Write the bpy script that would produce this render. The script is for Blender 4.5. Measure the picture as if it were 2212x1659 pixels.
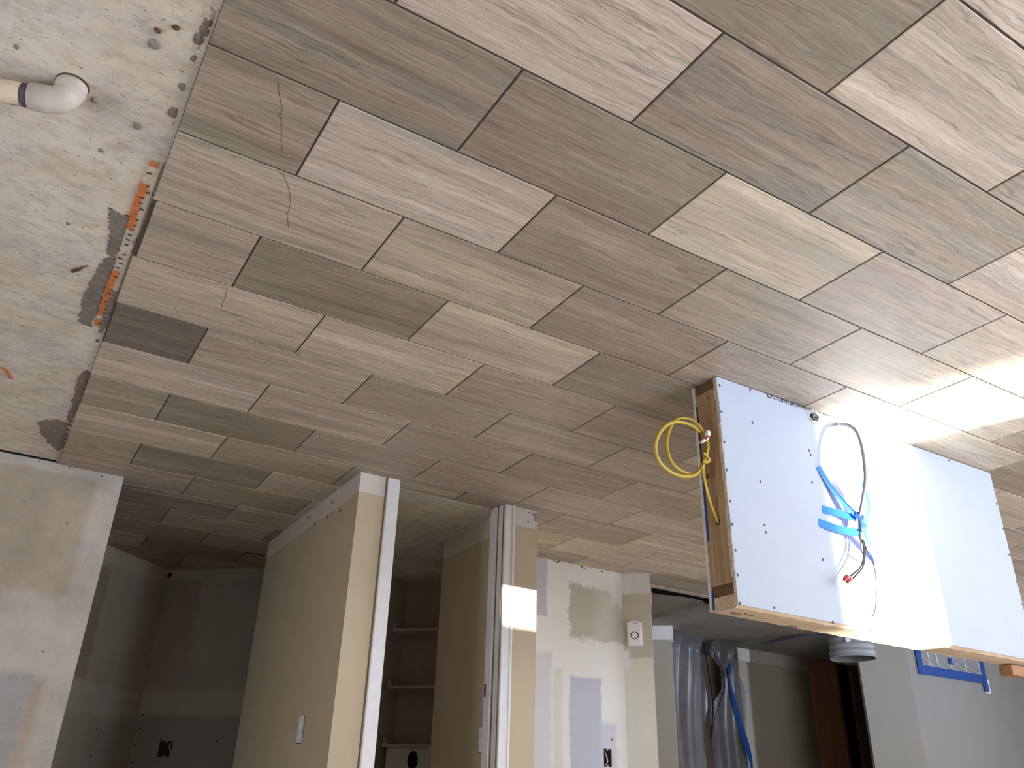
import bpy, bmesh, math, random
from mathutils import Vector, Matrix

random.seed(7)
C = bpy.context.scene.collection
scene = bpy.context.scene
for o in list(bpy.data.objects):
    bpy.data.objects.remove(o)

# ------------------------------------------------------------------ camera
# The photograph was taken with the phone upside down: the tiled floor is at
# the top of the picture.  The room is built the right way up (floor z = 0)
# and the camera is rolled by half a turn.
W, H, F = 2212.0, 1659.0, 1812.6
RB = ((-0.852192246, -0.522551847, -0.026607211),
      (-0.258385499, 0.376073889, 0.889834459),
      (-0.454978363, 0.765184943, -0.455507072))
CB = Vector((0.180905, -0.523627, 1.461134))
cam_d = bpy.data.cameras.new('camera')
cam = bpy.data.objects.new('camera', cam_d)
C.objects.link(cam)
cam_d.sensor_fit = 'HORIZONTAL'
cam_d.sensor_width = 36.0
cam_d.lens = F / W * 36.0
cam_d.clip_start = 0.02
right, down, fwd = Vector(RB[0]), Vector(RB[1]), Vector(RB[2])
m = Matrix((right, -down, -fwd)).transposed().to_4x4()
m.translation = CB
cam.matrix_world = m
scene.camera = cam

# ------------------------------------------------------------------ light
vs = scene.view_settings
scene.display_settings.display_device = 'sRGB'
vs.view_transform = 'Standard'
vs.look = 'None'
vs.gamma = 1.0
vs.use_curve_mapping = False
vs.exposure = 0.12

world = bpy.data.worlds.new('sky')
scene.world = world
world.use_nodes = True
bg = world.node_tree.nodes['Background']
bg.inputs[0].default_value = (0.76, 0.815, 1.0, 1)
bg.inputs[1].default_value = 23.5

SUN_H = Vector((0.29, 1.0, 0)).normalized()
SUN_TAN = 0.249
sun_dir = Vector((SUN_H.x, SUN_H.y, -SUN_TAN)).normalized()
sd = bpy.data.lights.new('sun', 'SUN')
sd.energy = 62.0
sd.angle = math.radians(0.8)
sd.color = (1.0, 0.985, 0.97)
sun = bpy.data.objects.new('sun', sd)
C.objects.link(sun)
sun.rotation_euler = sun_dir.to_track_quat('-Z', 'Y').to_euler()

WIN1 = (-4.19, -2.2, 0.02, 2.16)      # patio opening in the wall behind the camera (x0, x1, z0, z1)
WIN2 = (0.7, 1.5, 1.2, 2.0)           # window in the side wall (y0, y1, z0, z1)
WIN3 = (-0.6, 1.5, 0.45, 2.1)          # window in the far side wall (y0, y1, z0, z1)
YB, XL, XR, YF = -2.6, 2.6, -8.7, 7.2  # outer walls
CEIL = 2.5

def portal(loc, rot, sx, sy):
    d = bpy.data.lights.new('daylight_portal', 'AREA')
    d.shape = 'RECTANGLE'
    d.size, d.size_y = sx, sy
    d.cycles.is_portal = True
    o = bpy.data.objects.new('daylight_portal', d)
    C.objects.link(o)
    o.location = loc
    o.rotation_euler = rot
portal(((WIN1[0]+WIN1[1])/2, YB-0.02, (WIN1[2]+WIN1[3])/2), (math.radians(90), 0, 0), WIN1[1]-WIN1[0], WIN1[3]-WIN1[2])
portal((XL+0.02, (WIN2[0]+WIN2[1])/2, (WIN2[2]+WIN2[3])/2), (math.radians(90), 0, math.radians(90)), WIN2[1]-WIN2[0], WIN2[3]-WIN2[2])
portal((XR-0.02, (WIN3[0]+WIN3[1])/2, (WIN3[2]+WIN3[3])/2), (math.radians(90), 0, math.radians(-90)), WIN3[1]-WIN3[0], WIN3[3]-WIN3[2])
scene.cycles.diffuse_bounces = 6
scene.cycles.max_bounces = 12
scene.cycles.sample_clamp_indirect = 6.0

# ------------------------------------------------------------------ pixel -> place helpers
def ray(u, v):
    d = ((u-W/2)/F, (v-H/2)/F, 1.0)
    return right*d[0] + down*d[1] + fwd*d[2]
def fl(u, v, z=0.0):
    d = ray(u, v)
    return CB + d*((z-CB.z)/d.z)
def onp(u, v, P, n):
    d = ray(u, v)
    P, n = Vector(P), Vector(n)
    return CB + d*((P-CB).dot(n)/d.dot(n))
def ony(u, v, y):
    return onp(u, v, (0, y, 0), (0, 1, 0))
def onx(u, v, x):
    return onp(u, v, (x, 0, 0), (1, 0, 0))

# ------------------------------------------------------------------ mesh helpers
def obj(name, bm, mat, parent=None, smooth=False, loc=None):
    me = bpy.data.meshes.new(name)
    bmesh.ops.recalc_face_normals(bm, faces=bm.faces[:])
    bm.to_mesh(me)
    bm.free()
    if smooth:
        for p in me.polygons:
            p.use_smooth = True
    if mat is not None:
        me.materials.append(mat)
    o = bpy.data.objects.new(name, me)
    C.objects.link(o)
    if parent is not None:
        o.parent = parent
    if loc is not None:
        o.location = loc
    return o
def empty(name, loc=(0, 0, 0), rotz=0.0):
    o = bpy.data.objects.new(name, None)
    C.objects.link(o)
    o.empty_display_size = 0.05
    o.location = loc
    o.rotation_euler = (0, 0, rotz)
    return o
def tag(o, label=None, cat=None, group=None, kind=None):
    if label: o['label'] = label
    if cat: o['category'] = cat
    if group: o['group'] = group
    if kind: o['kind'] = kind
    return o
def bx(bm, lo, hi, M=None):
    x0, x1 = sorted((lo[0], hi[0])); y0, y1 = sorted((lo[1], hi[1])); z0, z1 = sorted((lo[2], hi[2]))
    co = [(x0, y0, z0), (x1, y0, z0), (x1, y1, z0), (x0, y1, z0), (x0, y0, z1), (x1, y0, z1), (x1, y1, z1), (x0, y1, z1)]
    v = [bm.verts.new(M @ Vector(c) if M else c) for c in co]
    for f in ((0, 3, 2, 1), (4, 5, 6, 7), (0, 1, 5, 4), (1, 2, 6, 5), (2, 3, 7, 6), (3, 0, 4, 7)):
        bm.faces.new([v[i] for i in f])
    return v
def box(name, lo, hi, mat, parent=None, bevel=0.0, M=None):
    bm = bmesh.new()
    bx(bm, lo, hi, M)
    if bevel:
        bmesh.ops.bevel(bm, geom=bm.edges[:], offset=bevel, segments=2, affect='EDGES')
    return obj(name, bm, mat, parent)
def spline(pts, n=8):
    P = [Vector(p) for p in pts]
    P = [P[0]*2-P[1]] + P + [P[-1]*2-P[-2]]
    out = []
    for i in range(1, len(P)-2):
        a, b, c, d = P[i-1], P[i], P[i+1], P[i+2]
        for k in range(n):
            t = k/n
            out.append(0.5*((2*b) + (c-a)*t + (2*a-5*b+4*c-d)*t*t + (3*b-a-3*c+d)*t**3))
    out.append(P[-2].copy())
    return out
def tube(bm, pts, r, seg=8, r2=None, up=None):
    """tube along points; r2 gives an oval section"""
    r2 = r2 or r
    rings = []
    prev = None
    for i, p in enumerate(pts):
        t = (pts[min(i+1, len(pts)-1)] - pts[max(i-1, 0)]).normalized()
        a = prev if prev is not None else (Vector(up) if up else (Vector((0, 0, 1)) if abs(t.z) < .9 else Vector((1, 0, 0))))
        n = (a - t*a.dot(t)).normalized()
        b = t.cross(n)
        prev = n
        rr = r[i] if isinstance(r, (list, tuple)) else r
        rs = r2[i] if isinstance(r2, (list, tuple)) else r2
        rings.append([bm.verts.new(p + n*rr*math.cos(2*math.pi*k/seg) + b*rs*math.sin(2*math.pi*k/seg)) for k in range(seg)])
    for A, B in zip(rings, rings[1:]):
        for k in range(seg):
            bm.faces.new((A[k], A[(k+1) % seg], B[(k+1) % seg], B[k]))
    bm.faces.new(rings[0][::-1])
    bm.faces.new(rings[-1])
def lathe(bm, prof, seg=32, close=False):
    rings = []
    for r, z in prof:
        rings.append([bm.verts.new((r*math.cos(2*math.pi*k/seg), r*math.sin(2*math.pi*k/seg), z)) for k in range(seg)])
    for A, B in zip(rings, rings[1:]):
        for k in range(seg):
            bm.faces.new((A[k], A[(k+1) % seg], B[(k+1) % seg], B[k]))
    if close:
        bm.faces.new(rings[0][::-1]); bm.faces.new(rings[-1])
def ribbon(bm, pts, w, n, th=0.0006):
    """a strip along pts, width w (number or list) across, facing n"""
    n = Vector(n).normalized()
    L = []
    for i, p in enumerate(pts):
        t = (pts[min(i+1, len(pts)-1)] - pts[max(i-1, 0)]).normalized()
        s = t.cross(n).normalized()
        ww = w[i] if isinstance(w, (list, tuple)) else w
        L.append([bm.verts.new(p + s*ww/2), bm.verts.new(p - s*ww/2), bm.verts.new(p - s*ww/2 + n*th), bm.verts.new(p + s*ww/2 + n*th)])
    for A, B in zip(L, L[1:]):
        for k in range(4):
            bm.faces.new((A[k], A[(k+1) % 4], B[(k+1) % 4], B[k]))
    bm.faces.new(L[0][::-1]); bm.faces.new(L[-1])
def slab_poly(bm, pts, z0, z1):
    a = [bm.verts.new((p[0], p[1], z0)) for p in pts]
    b = [bm.verts.new((p[0], p[1], z1)) for p in pts]
    bm.faces.new(b); bm.faces.new(a[::-1])
    n = len(pts)
    for i in range(n):
        bm.faces.new((a[i], a[(i+1) % n], b[(i+1) % n], b[i]))
def wall(name, p0, p1, thick, z0, z1, mat, holes=(), parent=None, kind='structure'):
    """wall whose visible face runs p0 -> p1; the thickness goes away to the left of p0->p1 seen from above
    if thick > 0; holes are (s0, s1, za, zb) along the face."""
    p0, p1 = Vector((p0[0], p0[1], 0)), Vector((p1[0], p1[1], 0))
    d = (p1-p0); L = d.length; d.normalize()
    n = Vector((-d.y, d.x, 0))
    M = Matrix((d, n, Vector((0, 0, 1)))).transposed().to_4x4()
    M.translation = p0
    ss = sorted({0.0, L} | {h[0] for h in holes} | {h[1] for h in holes})
    zs = sorted({z0, z1} | {h[2] for h in holes} | {h[3] for h in holes})
    bm = bmesh.new()
    for a, b in zip(ss, ss[1:]):
        for c, e in zip(zs, zs[1:]):
            sc, zc = (a+b)/2, (c+e)/2
            if any(h[0] < sc < h[1] and h[2] < zc < h[3] for h in holes):
                continue
            bx(bm, (a, 0, c), (b, thick, e), M)
    o = obj(name, bm, mat, parent)
    if kind and parent is None:
        o['kind'] = kind
    return o

# ------------------------------------------------------------------ material helpers
class NT:
    def __init__(s, name):
        s.m = bpy.data.materials.new(name)
        s.m.use_nodes = True
        s.t = s.m.node_tree
        s.b = s.t.nodes['Principled BSDF']
    def n(s, typ, **kw):
        nd = s.t.nodes.new(typ)
        for k, v in kw.items():
            setattr(nd, k, v)
        return nd
    def l(s, a, b):
        s.t.links.new(a, b)
    def set(s, sock, v):
        if hasattr(v, 'is_output') or isinstance(v, bpy.types.NodeSocket):
            s.l(v, sock)
        else:
            sock.default_value = v
    def math(s, op, a, b=None, c=None, clamp=False):
        nd = s.n('ShaderNodeMath', operation=op, use_clamp=clamp)
        s.set(nd.inputs[0], a)
        if b is not None: s.set(nd.inputs[1], b)
        if c is not None: s.set(nd.inputs[2], c)
        return nd.outputs[0]
    def vmath(s, op, a, b=None):
        nd = s.n('ShaderNodeVectorMath', operation=op)
        s.set(nd.inputs[0], a)
        if b is not None: s.set(nd.inputs[1], b)
        return nd.outputs['Value'] if op == 'DOT_PRODUCT' else nd.outputs[0]
    def noise(s, vec, scale, detail=4, rough=0.55, dist=0.0):
        nd = s.n('ShaderNodeTexNoise')
        if vec is not None: s.l(vec, nd.inputs['Vector'])
        nd.inputs['Scale'].default_value = scale
        nd.inputs['Detail'].default_value = detail
        nd.inputs['Roughness'].default_value = rough
        nd.inputs['Distortion'].default_value = dist
        return nd.outputs['Fac']
    def rng(s, v, a, b, c=0.0, d=1.0, smooth=False):
        nd = s.n('ShaderNodeMapRange')
        if smooth: nd.interpolation_type = 'SMOOTHSTEP'
        s.set(nd.inputs[0], v)
        for i, x in enumerate((a, b, c, d)):
            nd.inputs[i+1].default_value = x
        return nd.outputs[0]
    def mix(s, f, a, b, typ='MIX'):
        nd = s.n('ShaderNodeMix', data_type='RGBA', blend_type=typ)
        s.set(nd.inputs[0], f)
        for i, x in ((6, a), (7, b)):
            if isinstance(x, (tuple, list)): x = (x[0], x[1], x[2], 1)
            s.set(nd.inputs[i], x)
        return nd.outputs[2]
    def out(s, col, rough=0.6, spec=0.4, bump=None, bstr=0.2, bdist=0.002):
        s.set(s.b.inputs['Base Color'], col if not isinstance(col, tuple) else (*col[:3], 1))
        s.set(s.b.inputs['Roughness'], rough)
        s.b.inputs['Specular IOR Level'].default_value = spec
        if bump is not None:
            bn = s.n('ShaderNodeBump')
            bn.inputs['Strength'].default_value = bstr
            bn.inputs['Distance'].default_value = bdist
            s.l(bump, bn.inputs['Height'])
            s.l(bn.outputs[0], s.b.inputs['Normal'])
        return s.m
    def pos(s):
        return s.n('ShaderNodeNewGeometry').outputs['Position']
    def objc(s):
        return s.n('ShaderNodeTexCoord').outputs['Object']
    def scaled(s, v, sc):
        return s.vmath('MULTIPLY', v, sc)

def plain(name, col, rough=0.6, spec=0.4, var=0.08, scale=30.0, metal=0.0):
    t = NT(name)
    nz = t.noise(t.objc(), scale, 3)
    k = t.rng(nz, 0.3, 0.7, 1-var, 1+var)
    c = t.vmath('MULTIPLY', (col[0], col[1], col[2]), (1, 1, 1))
    v = t.n('ShaderNodeVectorMath', operation='SCALE')
    v.inputs[0].default_value = col[:3]
    t.l(k, v.inputs['Scale'])
    t.b.inputs['Metallic'].default_value = metal
    return t.out(v.outputs[0], rough, spec)

# --- tile: banded travertine look, tone from the object's own colour, own grain for each tile
def tile_material():
    t = NT('banded_stone_tile')
    oi = t.n('ShaderNodeObjectInfo')
    oc = t.objc()
    off = t.n('ShaderNodeCombineXYZ')
    t.l(t.math('MULTIPLY', oi.outputs['Random'], 61.0), off.inputs[0])
    t.l(t.math('MULTIPLY', oi.outputs['Random'], 173.0), off.inputs[1])
    t.l(t.math('MULTIPLY', oi.outputs['Random'], 29.0), off.inputs[2])
    v = t.vmath('ADD', oc, off.outputs[0])
    wob = t.noise(t.scaled(v, (5.0, 9.0, 1.0)), 1.0, 4, 0.6)
    wv = t.n('ShaderNodeCombineXYZ')
    t.l(t.math('MULTIPLY', t.math('SUBTRACT', wob, 0.5), 0.04), wv.inputs[1])
    v2 = t.vmath('ADD', v, wv.outputs[0])
    band = t.noise(t.scaled(v2, (0.7, 13.0, 1.0)), 1.0, 5, 0.6)
    streak = t.noise(t.scaled(v2, (2.6, 85.0, 1.0)), 1.0, 6, 0.7)
    fine = t.noise(t.scaled(v2, (14.0, 330.0, 1.0)), 1.0, 3, 0.6)
    spot = t.noise(t.scaled(v, (40.0, 60.0, 1.0)), 1.0, 4, 0.7)
    b1 = t.rng(band, 0.30, 0.70, 0.72, 1.24)
    b2 = t.rng(streak, 0.32, 0.68, 0.74, 1.20)
    b3 = t.rng(fine, 0.3, 0.7, 0.80, 1.16)
    # thin dark and pale vein lines where the band passes a level
    ln = t.math('ABSOLUTE', t.math('SUBTRACT', band, 0.545))
    dk = t.rng(ln, 0.0, 0.014, 0.62, 1.0)
    ln2 = t.math('ABSOLUTE', t.math('SUBTRACT', band, 0.44))
    lt = t.rng(ln2, 0.0, 0.010, 1.24, 1.0)
    sp = t.rng(spot, 0.64, 0.72, 1.0, 0.82)
    k = b1
    for x in (b2, b3, dk, lt, sp):
        k = t.math('MULTIPLY', k, x)
    sc = t.n('ShaderNodeVectorMath', operation='SCALE')
    t.l(oi.outputs['Color'], sc.inputs[0])
    t.l(k, sc.inputs['Scale'])
    warm = t.mix(t.rng(t.noise(t.scaled(v2, (1.5, 20.0, 1.0)), 1.0, 2), 0.4, 0.62), sc.outputs[0], (1.0, 0.95, 0.91), 'MULTIPLY')
    # settled dust in loose clouds, at room scale
    dust = t.rng(t.noise(t.pos(), 2.3, 5, 0.6), 0.5, 0.75, 0.0, 0.16)
    col = t.mix(dust, warm, (0.42, 0.39, 0.33))
    rough = t.rng(streak, 0.3, 0.7, 0.44, 0.60)
    return t.out(col, rough, 0.35, streak, 0.12, 0.001)

def concrete_material():
    t = NT('cream_concrete')
    p = t.pos()
    big = t.noise(p, 3.0, 5, 0.6)
    mid = t.noise(t.scaled(p, (1.0, 1.6, 1.0)), 16.0, 6, 0.7)
    c = t.mix(t.rng(big, 0.35, 0.65), (0.66, 0.575, 0.46), (0.78, 0.705, 0.59))
    c = t.mix(t.rng(mid, 0.46, 0.72, 0, 0.75), c, (0.44, 0.36, 0.265))
    blue = t.math('MULTIPLY', t.rng(t.noise(p, 4.3, 4, 0.6), 0.48, 0.64), t.rng(t.noise(t.scaled(p, (1.0, 2.5, 1.0)), 30.0, 5, 0.75), 0.42, 0.62))
    c = t.mix(t.math('MULTIPLY', blue, 0.6), c, (0.40, 0.385, 0.46))
    tan = t.rng(t.noise(t.scaled(p, (1.3, 1.0, 1.0)), 5.5, 3), 0.62, 0.76, 0, 0.5)
    c = t.mix(tan, c, (0.46, 0.37, 0.25))
    pits = t.rng(t.noise(t.scaled(p, (1.0, 1.0, 1.0)), 62.0, 3, 0.55), 0.655, 0.72)
    c = t.mix(t.math('MULTIPLY', pits, 0.75), c, (0.20, 0.165, 0.13))
    pits2 = t.rng(t.noise(t.scaled(p, (1.0, 1.4, 1.0)), 24.0, 3, 0.6), 0.70, 0.725)
    c = t.mix(t.math('MULTIPLY', pits2, 0.7), c, (0.22, 0.19, 0.16))
    dash = t.rng(t.noise(t.scaled(t.vmath('ADD', p, (0, 0, 0)), (38.0, 120.0, 1.0)), 1.0, 3, 0.6), 0.63, 0.70)
    c = t.mix(t.math('MULTIPLY', dash, 0.6), c, (0.25, 0.20, 0.15))
    h = t.math('SUBTRACT', mid, t.math('MULTIPLY', pits, 0.6))
    return t.out(c, 0.85, 0.2, h, 0.35, 0.003)

def patch_wall(name, base, o, d, patches, grain=0.06, rough=0.75):
    """painted / skim-coated drywall.  patches: (s0, s1, z0, z1, colour, edge, wobble, strength) in metres
    along the wall from o in direction d, and in height."""
    t = NT(name)
    p = t.pos()
    s_ = t.vmath('DOT_PRODUCT', t.vmath('SUBTRACT', p, (o[0], o[1], 0)), (d[0], d[1], 0))
    sep = t.n('ShaderNodeSeparateXYZ')
    t.l(p, sep.inputs[0])
    z_ = sep.outputs[2]
    w1 = t.noise(p, 9.0, 5, 0.65)
    w2 = t.noise(p, 45.0, 4, 0.7)
    blotch = t.rng(t.noise(p, 5.0, 4, 0.6), 0.3, 0.7, 1-grain, 1+grain)
    speck = t.rng(t.noise(p, 160.0, 2), 0.3, 0.7, 1-grain*0.5, 1+grain*0.5)
    col = base
    for (s0, s1, z0, z1, c, edge, wob, stg) in patches:
        dd = t.math('MINIMUM', t.math('MINIMUM', t.math('SUBTRACT', s_, s0), t.math('SUBTRACT', s1, s_)),
                    t.math('MINIMUM', t.math('SUBTRACT', z_, z0), t.math('SUBTRACT', z1, z_)))
        dd = t.math('MULTIPLY_ADD', t.math('SUBTRACT', w1, 0.5), wob*2.0, dd)
        dd = t.math('MULTIPLY_ADD', t.math('SUBTRACT', w2, 0.5), wob*0.8, dd)
        mk = t.rng(dd, -edge/2, edge/2, 0.0, stg, True)
        col = t.mix(mk, col, c)
    k = t.math('MULTIPLY', blotch, speck)
    sc = t.n('ShaderNodeVectorMath', operation='SCALE')
    t.set(sc.inputs[0], col if not isinstance(col, tuple) else col[:3])
    t.l(k, sc.inputs['Scale'])
    return t.out(sc.outputs[0], rough, 0.25, w2, 0.12, 0.002)

def wood_material(name, a, b, axis=2, scale=1.0):
    t = NT(name)
    v = t.objc()
    sc = [38.0, 38.0, 38.0]
    sc[axis] = 1.6
    g = t.noise(t.scaled(v, tuple(x*scale for x in sc)), 1.0, 4, 0.6, 0.4)
    sc2 = [130.0, 130.0, 130.0]
    sc2[axis] = 4.0
    g2 = t.noise(t.scaled(v, tuple(x*scale for x in sc2)), 1.0, 3)
    c = t.mix(t.rng(g, 0.35, 0.68), a, b)
    c = t.mix(t.rng(g2, 0.45, 0.7, 0, 0.35), c, tuple(x*0.6 for x in a))
    return t.out(c, 0.7, 0.25, g2, 0.1, 0.001)

M_TILE = tile_material()
M_CONC = concrete_material()
M_GROUT = plain('brown_grout', (0.10, 0.078, 0.058), 0.9, 0.1, 0.2, 60)
M_MORTAR = plain('dark_mortar', (0.225, 0.198, 0.165), 0.95, 0.1, 0.22, 45)
M_WHITEMORTAR = plain('pale_mortar', (0.60, 0.52, 0.42), 0.95, 0.1, 0.18, 70)
M_ORANGE = plain('orange_membrane', (0.60, 0.19, 0.06), 0.6, 0.3, 0.15, 50)
M_DARK = plain('black_void', (0.012, 0.012, 0.012), 0.9, 0.05)
M_DRYWALL = plain('white_drywall_paper', (0.39, 0.44, 0.50), 0.75, 0.2, 0.015, 12)
M_GYPSUM = plain('cut_drywall_edge', (0.60, 0.52, 0.42), 0.9, 0.1, 0.25, 70)
M_GYPWHITE = plain('pale_cut_drywall_edge', (0.66, 0.62, 0.55), 0.9, 0.1, 0.15, 70)
M_STUD = wood_material('pine_stud', (0.30, 0.185, 0.09), (0.48, 0.33, 0.185), 2)
M_PLATE = wood_material('pine_plate', (0.50, 0.36, 0.22), (0.66, 0.51, 0.35), 0)
M_PLATE_DK = wood_material('dark_end_grain', (0.11, 0.062, 0.025), (0.22, 0.13, 0.055), 1)
M_ENDGRAIN = wood_material('end_grain', (0.30, 0.19, 0.09), (0.46, 0.31, 0.16), 1)
M_BROWN = wood_material('brown_door_wood', (0.29, 0.15, 0.065), (0.40, 0.22, 0.10), 2)
M_BROWN_DK = wood_material('dark_brown_wood', (0.10, 0.055, 0.028), (0.17, 0.095, 0.05), 2)
M_TRIM = plain('white_trim_paint', (0.74, 0.73, 0.71), 0.45, 0.4, 0.03)
M_BLUE = plain('blue_painters_tape', (0.011, 0.06, 0.26), 0.6, 0.3, 0.10, 90)
M_BLUE_LT = plain('bright_blue_painters_tape', (0.035, 0.22, 0.80), 0.6, 0.3, 0.06, 90)
M_YELLOW = plain('yellow_cable_jacket', (0.43, 0.30, 0.03), 0.45, 0.4, 0.06, 60)
M_GREYCABLE = plain('grey_cable_jacket', (0.30, 0.27, 0.29), 0.5, 0.4, 0.05, 60)
M_BLACKW = plain('black_wire', (0.03, 0.03, 0.035), 0.4, 0.5)
M_WHITEW = plain('white_wire', (0.70, 0.69, 0.68), 0.5, 0.4)
M_COPPER = plain('bare_wire', (0.06, 0.045, 0.045), 0.5, 0.4, 0.1, 40, 0.3)
M_RED = plain('red_plastic', (0.42, 0.022, 0.028), 0.35, 0.5, 0.08)
M_PLASTIC = plain('white_plastic', (0.80, 0.80, 0.81), 0.4, 0.4, 0.02)
M_SCREW = plain('dark_screw', (0.035, 0.038, 0.06), 0.5, 0.4)
M_CEIL = plain('ceiling_white', (0.78, 0.77, 0.74), 0.9, 0.1, 0.02)
M_GROUND = plain('yard_ground', (0.30, 0.28, 0.24), 0.95, 0.1, 0.15, 2)
M_PVC = plain('cream_pvc', (0.62, 0.525, 0.375), 0.5, 0.4, 0.07, 25)
M_PVCW = plain('white_pvc_fitting', (0.56, 0.51, 0.435), 0.5, 0.4, 0.12, 22)
M_PURPLE = plain('purple_primer', (0.115, 0.085, 0.12), 0.6, 0.3, 0.15, 60)
M_BUCKET = plain('grey_pail_plastic', (0.25, 0.27, 0.285), 0.45, 0.4, 0.05, 18)
M_BRASS = plain('dark_brass', (0.10, 0.07, 0.035), 0.4, 0.5, 0.1, 30, 0.7)
M_INK = plain('black_ink', (0.02, 0.02, 0.03), 0.7, 0.2)
M_NAVY = plain('dark_blue_print', (0.02, 0.03, 0.12), 0.7, 0.2)
M_GREYMETAL = plain('grey_grille_paint', (0.50, 0.52, 0.53), 0.5, 0.4, 0.05)

M_CAULK = plain('brown_caulk', (0.20, 0.13, 0.07), 0.8, 0.2, 0.2, 30)
TAN = (0.51, 0.425, 0.292)
BARE = (0.62, 0.56, 0.475)
COMP = (0.66, 0.655, 0.62)
GREYP = (0.43, 0.45, 0.485)
BIG = 9.0
# ------------------------------------------------------------------ setting: floors
ROW, LEN, X0E, X0O = 0.3095, 0.61, 0.503, 0.193     # row pitch, tile pitch, joint phases (in -x)
EDGE = 0.109                                         # where the tile stops and bare concrete begins
SLAB_Z = -0.014

tile_regions = [(-7.3, EDGE, -1.24, 4.09), (-1.7, 0.5, 4.09, 5.95)]
cutouts = [(-2.10, -1.28, 3.252, 4.98), (-2.3, -1.52, 4.98, 5.95), (-9.0, -2.05, 4.09, 7.0), (0.109, 2.0, -2.0, 4.0)]

bm = bmesh.new()
GZ = -0.0028
bx(bm, (-7.3, -1.24, SLAB_Z), (EDGE-0.004, 3.25, GZ))
bx(bm, (-1.28, 3.25, SLAB_Z), (EDGE-0.004, 4.09, GZ))
bx(bm, (-7.3, 3.25, SLAB_Z), (-2.10, 4.085, GZ))
bx(bm, (-1.28, 4.09, SLAB_Z), (0.5, 5.95, GZ))
bx(bm, (-1.52, 4.98, SLAB_Z), (-1.28, 5.95, GZ))
floor = tag(obj('floor', bm, M_GROUT), kind='structure')

slab = box('floor_slab', (XR, YB, -0.16), (XL, YF, SLAB_Z), M_CONC)
slab['kind'] = 'structure'

def cut(r, c):
    x0, x1, y0, y1 = r
    a0, a1, b0, b1 = c
    if a1 <= x0 or a0 >= x1 or b1 <= y0 or b0 >= y1:
        return [r]
    o = []
    if b0 > y0: o.append((x0, x1, y0, b0))
    if b1 < y1: o.append((x0, x1, b1, y1))
    m0, m1 = max(y0, b0), min(y1, b1)
    if a0 > x0: o.append((x0, a0, m0, m1))
    if a1 < x1: o.append((a1, x1, m0, m1))
    return o

TONE = {'l': (0.565, 0.482, 0.378), 'k': (0.485, 0.408, 0.314), 'm': (0.390, 0.323, 0.246),
        'd': (0.325, 0.266, 0.202), 'x': (0.200, 0.164, 0.127)}
# tones read off the photograph, row by row outwards from the camera; first letter = tile at the concrete edge
ROWTONE = {-1: 'mmllkl', 0: 'ddlmkk', 1: 'dldmlk', 2: 'ddlkkk', 3: 'mldmkk', 4: 'kkdmkk', 5: 'kdldmk', 6: 'llmmkk',
           7: 'xkmmmk', 8: 'lkmdmk', 9: 'mdmmmk', 10: 'kmmddkl', 11: 'mdlmmklk', 12: 'mmlmdkmk', 13: 'mdkmkmlk', 14: 'mkdmmk', 15: 'dmkmdm',
           16: 'kdmmdk', 17: 'mdmkdm', 18: 'dmdmmk'}
tile_mesh = {}
def tile_me(w, d):
    key = (round(w, 3), round(d, 3))
    if key in tile_mesh:
        return tile_mesh[key]
    b_ = 0.0014
    vs_, zs = [], [(-0.0115, 0.0), (-b_, 0.0), (0.0, b_)]
    for z, i in zs:
        for sx, sy in ((-1, -1), (1, -1), (1, 1), (-1, 1)):
            vs_.append((sx*(w/2-i), sy*(d/2-i), z))
    fs = [(8, 9, 10, 11)]
    for r in (0, 4):
        for k in range(4):
            fs.append((r+k, r+(k+1) % 4, r+4+(k+1) % 4, r+4+k))
    me = bpy.data.meshes.new('tile')
    me.from_pydata(vs_, [], fs)
    me.materials.append(M_TILE)
    tile_mesh[key] = me
    return me
rnd = random.Random(11)
G = 0.0056
tiles_at = {}
EDGE_JIT = {2: 0.004, 3: -0.002, 4: 0.004, 5: -0.012, 6: 0.004, 7: -0.006, 8: 0.003, 9: -0.003, 10: 0.004, 11: -0.002, 12: 0.003}
for r in range(-4, 20):
    ph = X0E if r % 2 == 0 else X0O
    for k in range(-3, 13):
        X1 = ph + LEN*k
        X0 = X1 - LEN
        rects = []
        for (a0, a1, b0, b1) in tile_regions:
            e1 = a1 + (EDGE_JIT.get(r, 0.0) if a1 == EDGE else 0)
            x0, x1 = max(-X1, a0), min(-X0, e1)
            y0, y1 = max(r*ROW, b0), min((r+1)*ROW, b1)
            if x1-x0 > 0.02 and y1-y0 > 0.02:
                rects.append((x0, x1, y0, y1))
        for c in cutouts:
            rects = [q for R_ in rects for q in cut(R_, (c[0], c[1] , c[2], c[3]) if c[0] != 0.109 else (0.109+EDGE_JIT.get(r, 0.0), 2.0, -2.0, 4.0))]
        idx = k if r % 2 == 0 else k
        tones = ROWTONE.get(r, '')
        t_ = tones[idx] if 0 <= idx < len(tones) else rnd.choice('lkkmmd')
        base = TONE[t_]
        for (x0, x1, y0, y1) in rects:
            w, d = x1-x0-G, y1-y0-G
            if w < 0.03 or d < 0.03:
                continue
            o = bpy.data.objects.new('tile', tile_me(w, d))
            C.objects.link(o)
            o.parent = floor
            o.location = ((x0+x1)/2, (y0+y1)/2, rnd.uniform(-0.0004, 0.0002))
            j = rnd.uniform(0.95, 1.05)
            o.color = (base[0]*j, base[1]*j*rnd.uniform(0.985, 1.01), base[2]*j*rnd.uniform(0.96, 1.03), 1)
            tiles_at[(r, k)] = o

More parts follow.
